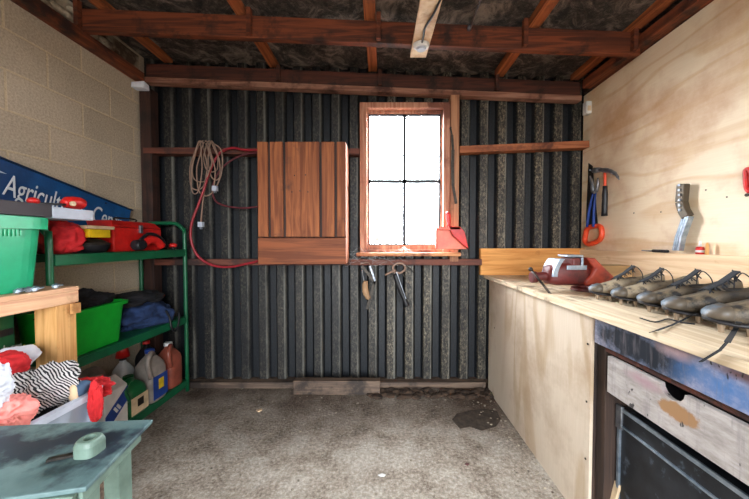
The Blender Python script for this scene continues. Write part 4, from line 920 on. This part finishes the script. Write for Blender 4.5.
def jug(name, label, cx, cy, z, sx, sy, h, mat, cap, lab=None, lab2=None, handle=True, cat='bottle'):
    t = thing(name, label, cat, (cx, cy, z))
    MB().lathe((cx, cy, z), [(0.96, 0.0), (1.0, 0.01), (1.0, h*0.6), (0.9, h*0.7), (0.55, h*0.82), (0.3, h*0.88), (0.28, h*0.94)], 28, sq=(sx/2, sy/2, 0.55)).build('jug_body', mat, t, smooth=True)
    r = min(sx, sy)*0.2; MB().cyl((cx, cy, z+h*0.93), (cx, cy, z+h), r, r*0.95, 18).build('cap', cap, t, bevel=0.002)
    if handle: MB().tube([(cx+sx*0.15, cy, z+h*0.90), (cx+sx*0.35, cy-sy*0.35, z+h*0.97), (cx+sx*0.48, cy-sy*0.68, z+h*0.82), (cx+sx*0.48, cy-sy*0.50, z+h*0.52)], 0.016, 10, 4).build('handle', mat, t, smooth=True)
    if lab: label_box(cx+sx/2-0.001, cy-sy*0.40, cy+sy*0.40, z+h*0.05, z+h*0.50, 'label', lab, t)
    if lab2: label_box(cx+sx/2+0.001, cy-sy*0.12, cy+sy*0.16, z+h*0.22, z+h*0.42, 'yellow_lettering', lab2, t)
    return t
jug('green_bottle', 'dark green plastic bottle with cream label at the front of the bottom shelf', -1.67, 1.945, ZB+0.001, 0.15, 0.17, 0.25, M['jug_dark'], M['jug_dark'], M['cream'], M['dark_steel'])
jug('grey_jug', 'cloudy grey jug with looped handle and blue label on the bottom shelf', -1.67, 2.13, ZB+0.001, 0.15, 0.17, 0.36, M['greyjug'], M['blue'], M['blue'], M['yellow'])
jug('amber_jug', 'pinkish amber jug at the far end of the bottom shelf', -1.68, 2.33, ZB+0.001, 0.15, 0.15, 0.34, M['pinkjug'], M['white'], None, None)
jug('red_capped_bottle', 'white bottle with a tall red cap at the back of the bottom shelf', -1.87, 2.137, ZB+0.001, 0.11, 0.11, 0.30, M['white'], M['black'], M['yellow'], None, False)
o = bpy.data.objects['red_capped_bottle']; MB().cyl((-1.87, 2.137, ZB+0.302), (-1.87, 2.137, ZB+0.40), 0.042, 0.026, 18).build('tall_cap', M['red'], o, smooth=True)
jug('red_topped_jug', 'dark bottle with a red cap behind the grey jug', -1.86, 2.34, ZB+0.001, 0.12, 0.13, 0.35, M['black'], M['red'], None, None, False)
cloth('pale_sack', (-1.865, 1.86, ZB+0.16), (0.09, 0.13, 0.17), M['greyjug'], seed=12, fold=0.2, freq=3, floor=ZB+0.001)
tag(bpy.data.objects['pale_sack'], 'pale grey sack at the back of the bottom shelf', 'sack')
b = MB(); b.box(-1.70, -1.62, 1.98, 2.05, ZB+0.245, ZB+0.25)
b.bm.free()

# ------------------------------------------------------------------ timber table
TZ = 1.025
tt = thing('timber_table', 'raw pine timber table in front of the green rack', 'table', (-1.7, 0.9, 0))
MB().box(-1.96, -1.452, 0.3, 1.43, TZ-0.02, TZ).build('table_top', M['pine_y'], tt, bevel=0.002)
MB().box(-1.49, -1.453, 0.3, 1.428, TZ-0.075, TZ-0.0205).build('rail', M['pine_y'], tt, bevel=0.002)
for x, y in ((-1.555, 1.33), (-1.94, 1.33), (-1.555, 0.32), (-1.94, 0.32)):
    MB().box(x, x+0.098 if x > -1.7 else x+0.09, y, y+0.088, 0, TZ-0.0765 if x > -1.7 else TZ-0.021).build('leg', M['pine_z'], tt, bevel=0.002)
MB().box(-1.452, -1.44, 1.385, 1.425, TZ-0.125, TZ-0.078).build('cleat', M['pine_z'], tt, bevel=0.001)
gt_ = tub('green_tub', 'large sea green plastic tub standing on the pine table', -1.70, 1.10, TZ+0.001, 0.40, 0.50, 0.315, M['green_tub'], taper=0.9, rimh=0.05)
b = MB()
for k in range(26):
    y = 0.90 + k*0.0135; b.box(-1.497, -1.492, y, y+0.006, TZ+0.235, TZ+0.262)
b.build('rim_ribs', M['green_tub'], gt_)
b = MB(); random.seed(4)
bits = []
for k in range(6):
    y = random.uniform(1.20, 1.36); x = random.uniform(-1.50, -1.47)
    bb = MB(); bb.ico((x, y, TZ+0.012), (0.014, 0.016, 0.011), 1, rot=(random.random(), random.random(), random.random())); bb.cyl((x, y-0.014, TZ+0.006), (x+0.01, y+0.022, TZ+0.014), 0.0035, None, 6)
    o = bb.build('metal_fitting', M['zinc'])
    tag(o, 'small shiny metal fitting lying on the pine table edge below the sea green tub', 'fitting', 'metal fittings on the pine table')
b.bm.free()
# flat case lying across tub and rack
c0, c1, c2 = P(0, 210, X=-1.52), P(53, 214, X=-1.52), P(93, 217, X=-1.52)
fb = thing('flat_case', 'flat dark case with a pale bluish end lying across the sea green tub', 'case', (-1.62, 1.3, 1.35))
MB().box(-1.74, -1.515, 0.85, 1.38, 1.348, 1.405).build('dark_half', flat('dark brown case', '#2c2226', 0.6), fb, bevel=0.002)
MB().box(-1.74, -1.513, 1.381, 1.575, 1.346, 1.398).build('pale_half', M['offwhite'], fb, bevel=0.002)
mt = thing('red_strap_tool', 'red and black tool with a white round button lying on the flat case', 'tool', (-1.6, 1.4, 1.405))
MB().tube([(-1.57, 1.485, 1.425), (-1.57, 1.51, 1.432), (-1.57, 1.55, 1.434), (-1.57, 1.575, 1.425)], [0.02, 0.030, 0.032, 0.032, 0.022], 14, 4).build('body', M['red'], mt, smooth=True)
MB().cyl((-1.542, 1.495, 1.425), (-1.532, 1.495, 1.425), 0.012, None, 16).build('button', M['cream'], mt)
MB().bar((-1.57, 1.37, 1.412), (-1.57, 1.49, 1.42), 0.02, 0.010).build('bar', M['black'], mt, bevel=0.003)
MB().ico((-1.57, 1.355, 1.420), (0.02, 0.022, 0.016), 3).build('knob', M['red'], mt, smooth=True)

# box of weedkiller under the table on a crate
cr = thing('timber_crate', 'dark slatted timber crate on the floor under the pine table', 'crate', (-1.78, 1.1, 0))
b = MB()
for z in (0.02, 0.17, 0.32, 0.47): b.box(-1.63, -1.615, 0.85, 1.30, z, z+0.12); b.box(-1.95, -1.935, 0.85, 1.30, z, z+0.12); b.box(-1.935, -1.63, 0.85, 0.865, z, z+0.12); b.box(-1.935, -1.63, 1.285, 1.30, z, z+0.12)
b.build('slats', M['grey_wood'], cr)
b = MB(); b.box(-1.95, -1.615, 0.85, 1.30, 0.591, 0.61); b.build('crate_top', M['grey_wood'], cr)
b = MB()
for x in (-1.934, -1.655):
    for y in (0.866, 1.26): b.box(x, x+0.024, y, y+0.024, 0, 0.59)
b.build('corner_posts', M['grey_wood'], cr)
gb = thing('green_carton', 'dark green carton with white and yellow lettering under the pine table', 'carton', (-1.78, 1.1, 0.612))
MB().box(-1.93, -1.625, 0.86, 1.315, 0.612, 0.935).build('carton_body', M['dkgreen'], gb, bevel=0.003)
MB().box(-1.626, -1.6235, 0.87, 1.31, 0.83, 0.86).box(-1.626, -1.6235, 0.87, 1.31, 0.775, 0.782).build('stripe', M['black'], gb)
RM = Matrix(((0, 0, 1, 0), (1, 0, 0, 0), (0, 1, 0, 0), (0, 0, 0, 1)))
def wallM(x, y, z):
    m = RM.copy(); m.translation = (x, y, z); return m
c = P(1, 353, X=-1.622)
text_mesh('white_lettering', 'bex', 0.045, flat('dull white print', '#8c9488', 0.6), wallM(-1.623, P(3, 353, X=-1.623).y, P(3, 353, X=-1.623).z), gb, xend=0.07)
text_mesh('yellow_lettering', 'Xtra', 0.045, flat('dull yellow print', '#a09a18', 0.6), wallM(-1.623, P(18, 353, X=-1.623).y, P(18, 353, X=-1.623).z), gb, xend=0.075)

# clear tub of clothes on a stack
sc2 = thing('clothes_tub_stand', 'low grey timber stool under the clear tub of clothes', 'stool', (-1.36, 1.10, 0))
MB().box(-1.57, -1.18, 0.96, 1.24, 0.28, 0.30).build('seat', M['grey_wood'], sc2)
for x in (-1.56, -1.2):
    for y in (0.97, 1.20): MB().box(x, x+0.03, y, y+0.03, 0, 0.28).build('leg', M['grey_wood'], sc2)
ctb = tub('clear_storage_tub', 'clear plastic storage tub filled with clothes under the pine table', -1.405, 1.10, 0.301, 0.41, 0.33, 0.32, M['clear'], taper=0.9, rimh=0.025)
CZ = 0.64
def heap(name, lab, c, r, m, seed, **k):
    o = cloth(name, c, r, m, seed=seed, **k); tag(o, lab, 'clothing', None); return o
heap('black_trousers', 'black clothing at the bottom of the clear tub', (-1.40, 1.09, 0.53), (0.15, 0.13, 0.15), M['black_cloth'], 21, fold=0.25)
heap('striped_top', 'crumpled black and white striped top heaped on the clear tub', P(36, 391, X=-1.33), (0.09, 0.105, 0.085), M['stripe'], 22, fold=0.5, freq=6)
heap('pink_top', 'pink cloth spilling over the front of the clear tub', P(8, 412, X=-1.22), (0.05, 0.065, 0.05), M['pink'], 23, fold=0.55, freq=7)
heap('white_shirt', 'white cloth at the left frame edge of the clear tub', P(-10, 388, X=-1.22), (0.045, 0.05, 0.075), M['whitecloth'], 24, fold=0.4, freq=6)
heap('red_shirt', 'red cloth behind the striped top', P(4, 366, X=-1.43), (0.06, 0.07, 0.05), M['red_cloth'], 25, fold=0.25)
heap('white_towel', 'white towel folded behind the red cloth', P(8, 362, X=-1.50), (0.05, 0.10, 0.055), M['whitecloth'], 26, fold=0.2)
heap('red_sweater', 'bright red sweater draped over the far end of the clear tub', P(86, 388, X=-1.30), (0.11, 0.055, 0.042), M['red_cloth'], 27, fold=0.5, freq=7)
heap('red_scarf', 'red cloth hanging down between the clear tub and the white carton', P(96, 402, X=-1.17), (0.018, 0.028, 0.085), M['red_cloth'], 28, fold=0.4, freq=6)
sl_ = thing('blue_slipper', 'blue and cream slipper on the rim of the clear tub', 'shoe', P(80, 388, X=-1.16))
c = P(82, 388, X=-1.21); MB().ico(c, (0.022, 0.036, 0.026), 3, rot=(R(20), 0, 0)).jitter(0.006, 30).build('upper', flat('slate blue', '#3c5470', 0.7), sl_, smooth=True)
MB().ico(c - Vector((0.004, 0.03, 0.008)), (0.018, 0.014, 0.036), 3).jitter(0.006, 30).build('lining', M['cream'], sl_, smooth=True)

# ------------------------------------------------------------------ foreground steel table
gz = 0.70
ft = thing('steel_machine_table', 'small grey-green steel machine table in the near left foreground', 'machine table', (-1.1, 0.85, 0))
n1, n2, n3 = P(153, 419, Z=gz), P(86, 487, Z=gz), P(0, 499, Z=gz); n4 = P(0, 425.5, Z=gz)
dL = (n3-n2)*1.6; fl = n4 + (n4-n1)*0.25
MB().prism([n1, n2, n2+dL, Vector((fl.x, (n2+dL).y, gz)), fl], (0, 0, -0.012)).build('table_top', M['teal_metal'], ft, bevel=0.003)
e1, e2 = n1.lerp(n2, 0.12), n2; inw = Vector((-0.02, -0.005, -0.028))
MB().bar(e1+inw, e2+inw+Vector((0, 0.01, 0)), 0.012, 0.03).build('edge_rail', M['teal_plain'], ft, bevel=0.002)
MB().bar(n2+inw, n2+dL+Vector((0, 0.02, -0.028)), 0.012, 0.03).build('edge_rail', M['teal_plain'], ft, bevel=0.002)
for (x, y) in ((n2.x-0.075, n2.y+0.02), (n1.x-0.09, n1.y-0.07), (fl.x+0.03, fl.y-0.07), (fl.x+0.03, n2.y)):
    MB().box(x, x+0.045, y, y+0.045, 0, gz-0.0125).build('leg', M['teal_plain'], ft, bevel=0.004)
c = P(90, 453, Z=gz)
bs = thing('cast_collar', 'square cast metal collar with a bored hole standing on the steel machine table', 'collar', (c.x, c.y, gz))
b = MB(); rings = []
for rr, zz, e in ((0.026, 0.0, 0.6), (0.026, 0.026, 0.6), (0.024, 0.036, 0.8), (0.022, 0.039, 1.0), (0.013, 0.039, 1.0), (0.011, 0.012, 1.0)):
    rings.append([c + Vector((math.copysign(abs(math.cos(t))**e, math.cos(t))*rr, math.copysign(abs(math.sin(t))**e, math.sin(t))*rr, zz+0.001)) for t in [2*math.pi*k/32 + 0.0 for k in range(32)]])
o = b.loft(rings).build('collar_body', M['teal_plain'], bs, smooth=False)
MB().bar(c+Vector((-0.028, -0.01, 0.004)), c+Vector((-0.075, -0.03, 0.004)), 0.012, 0.006).build('slide_bar', M['dark_steel'], bs)
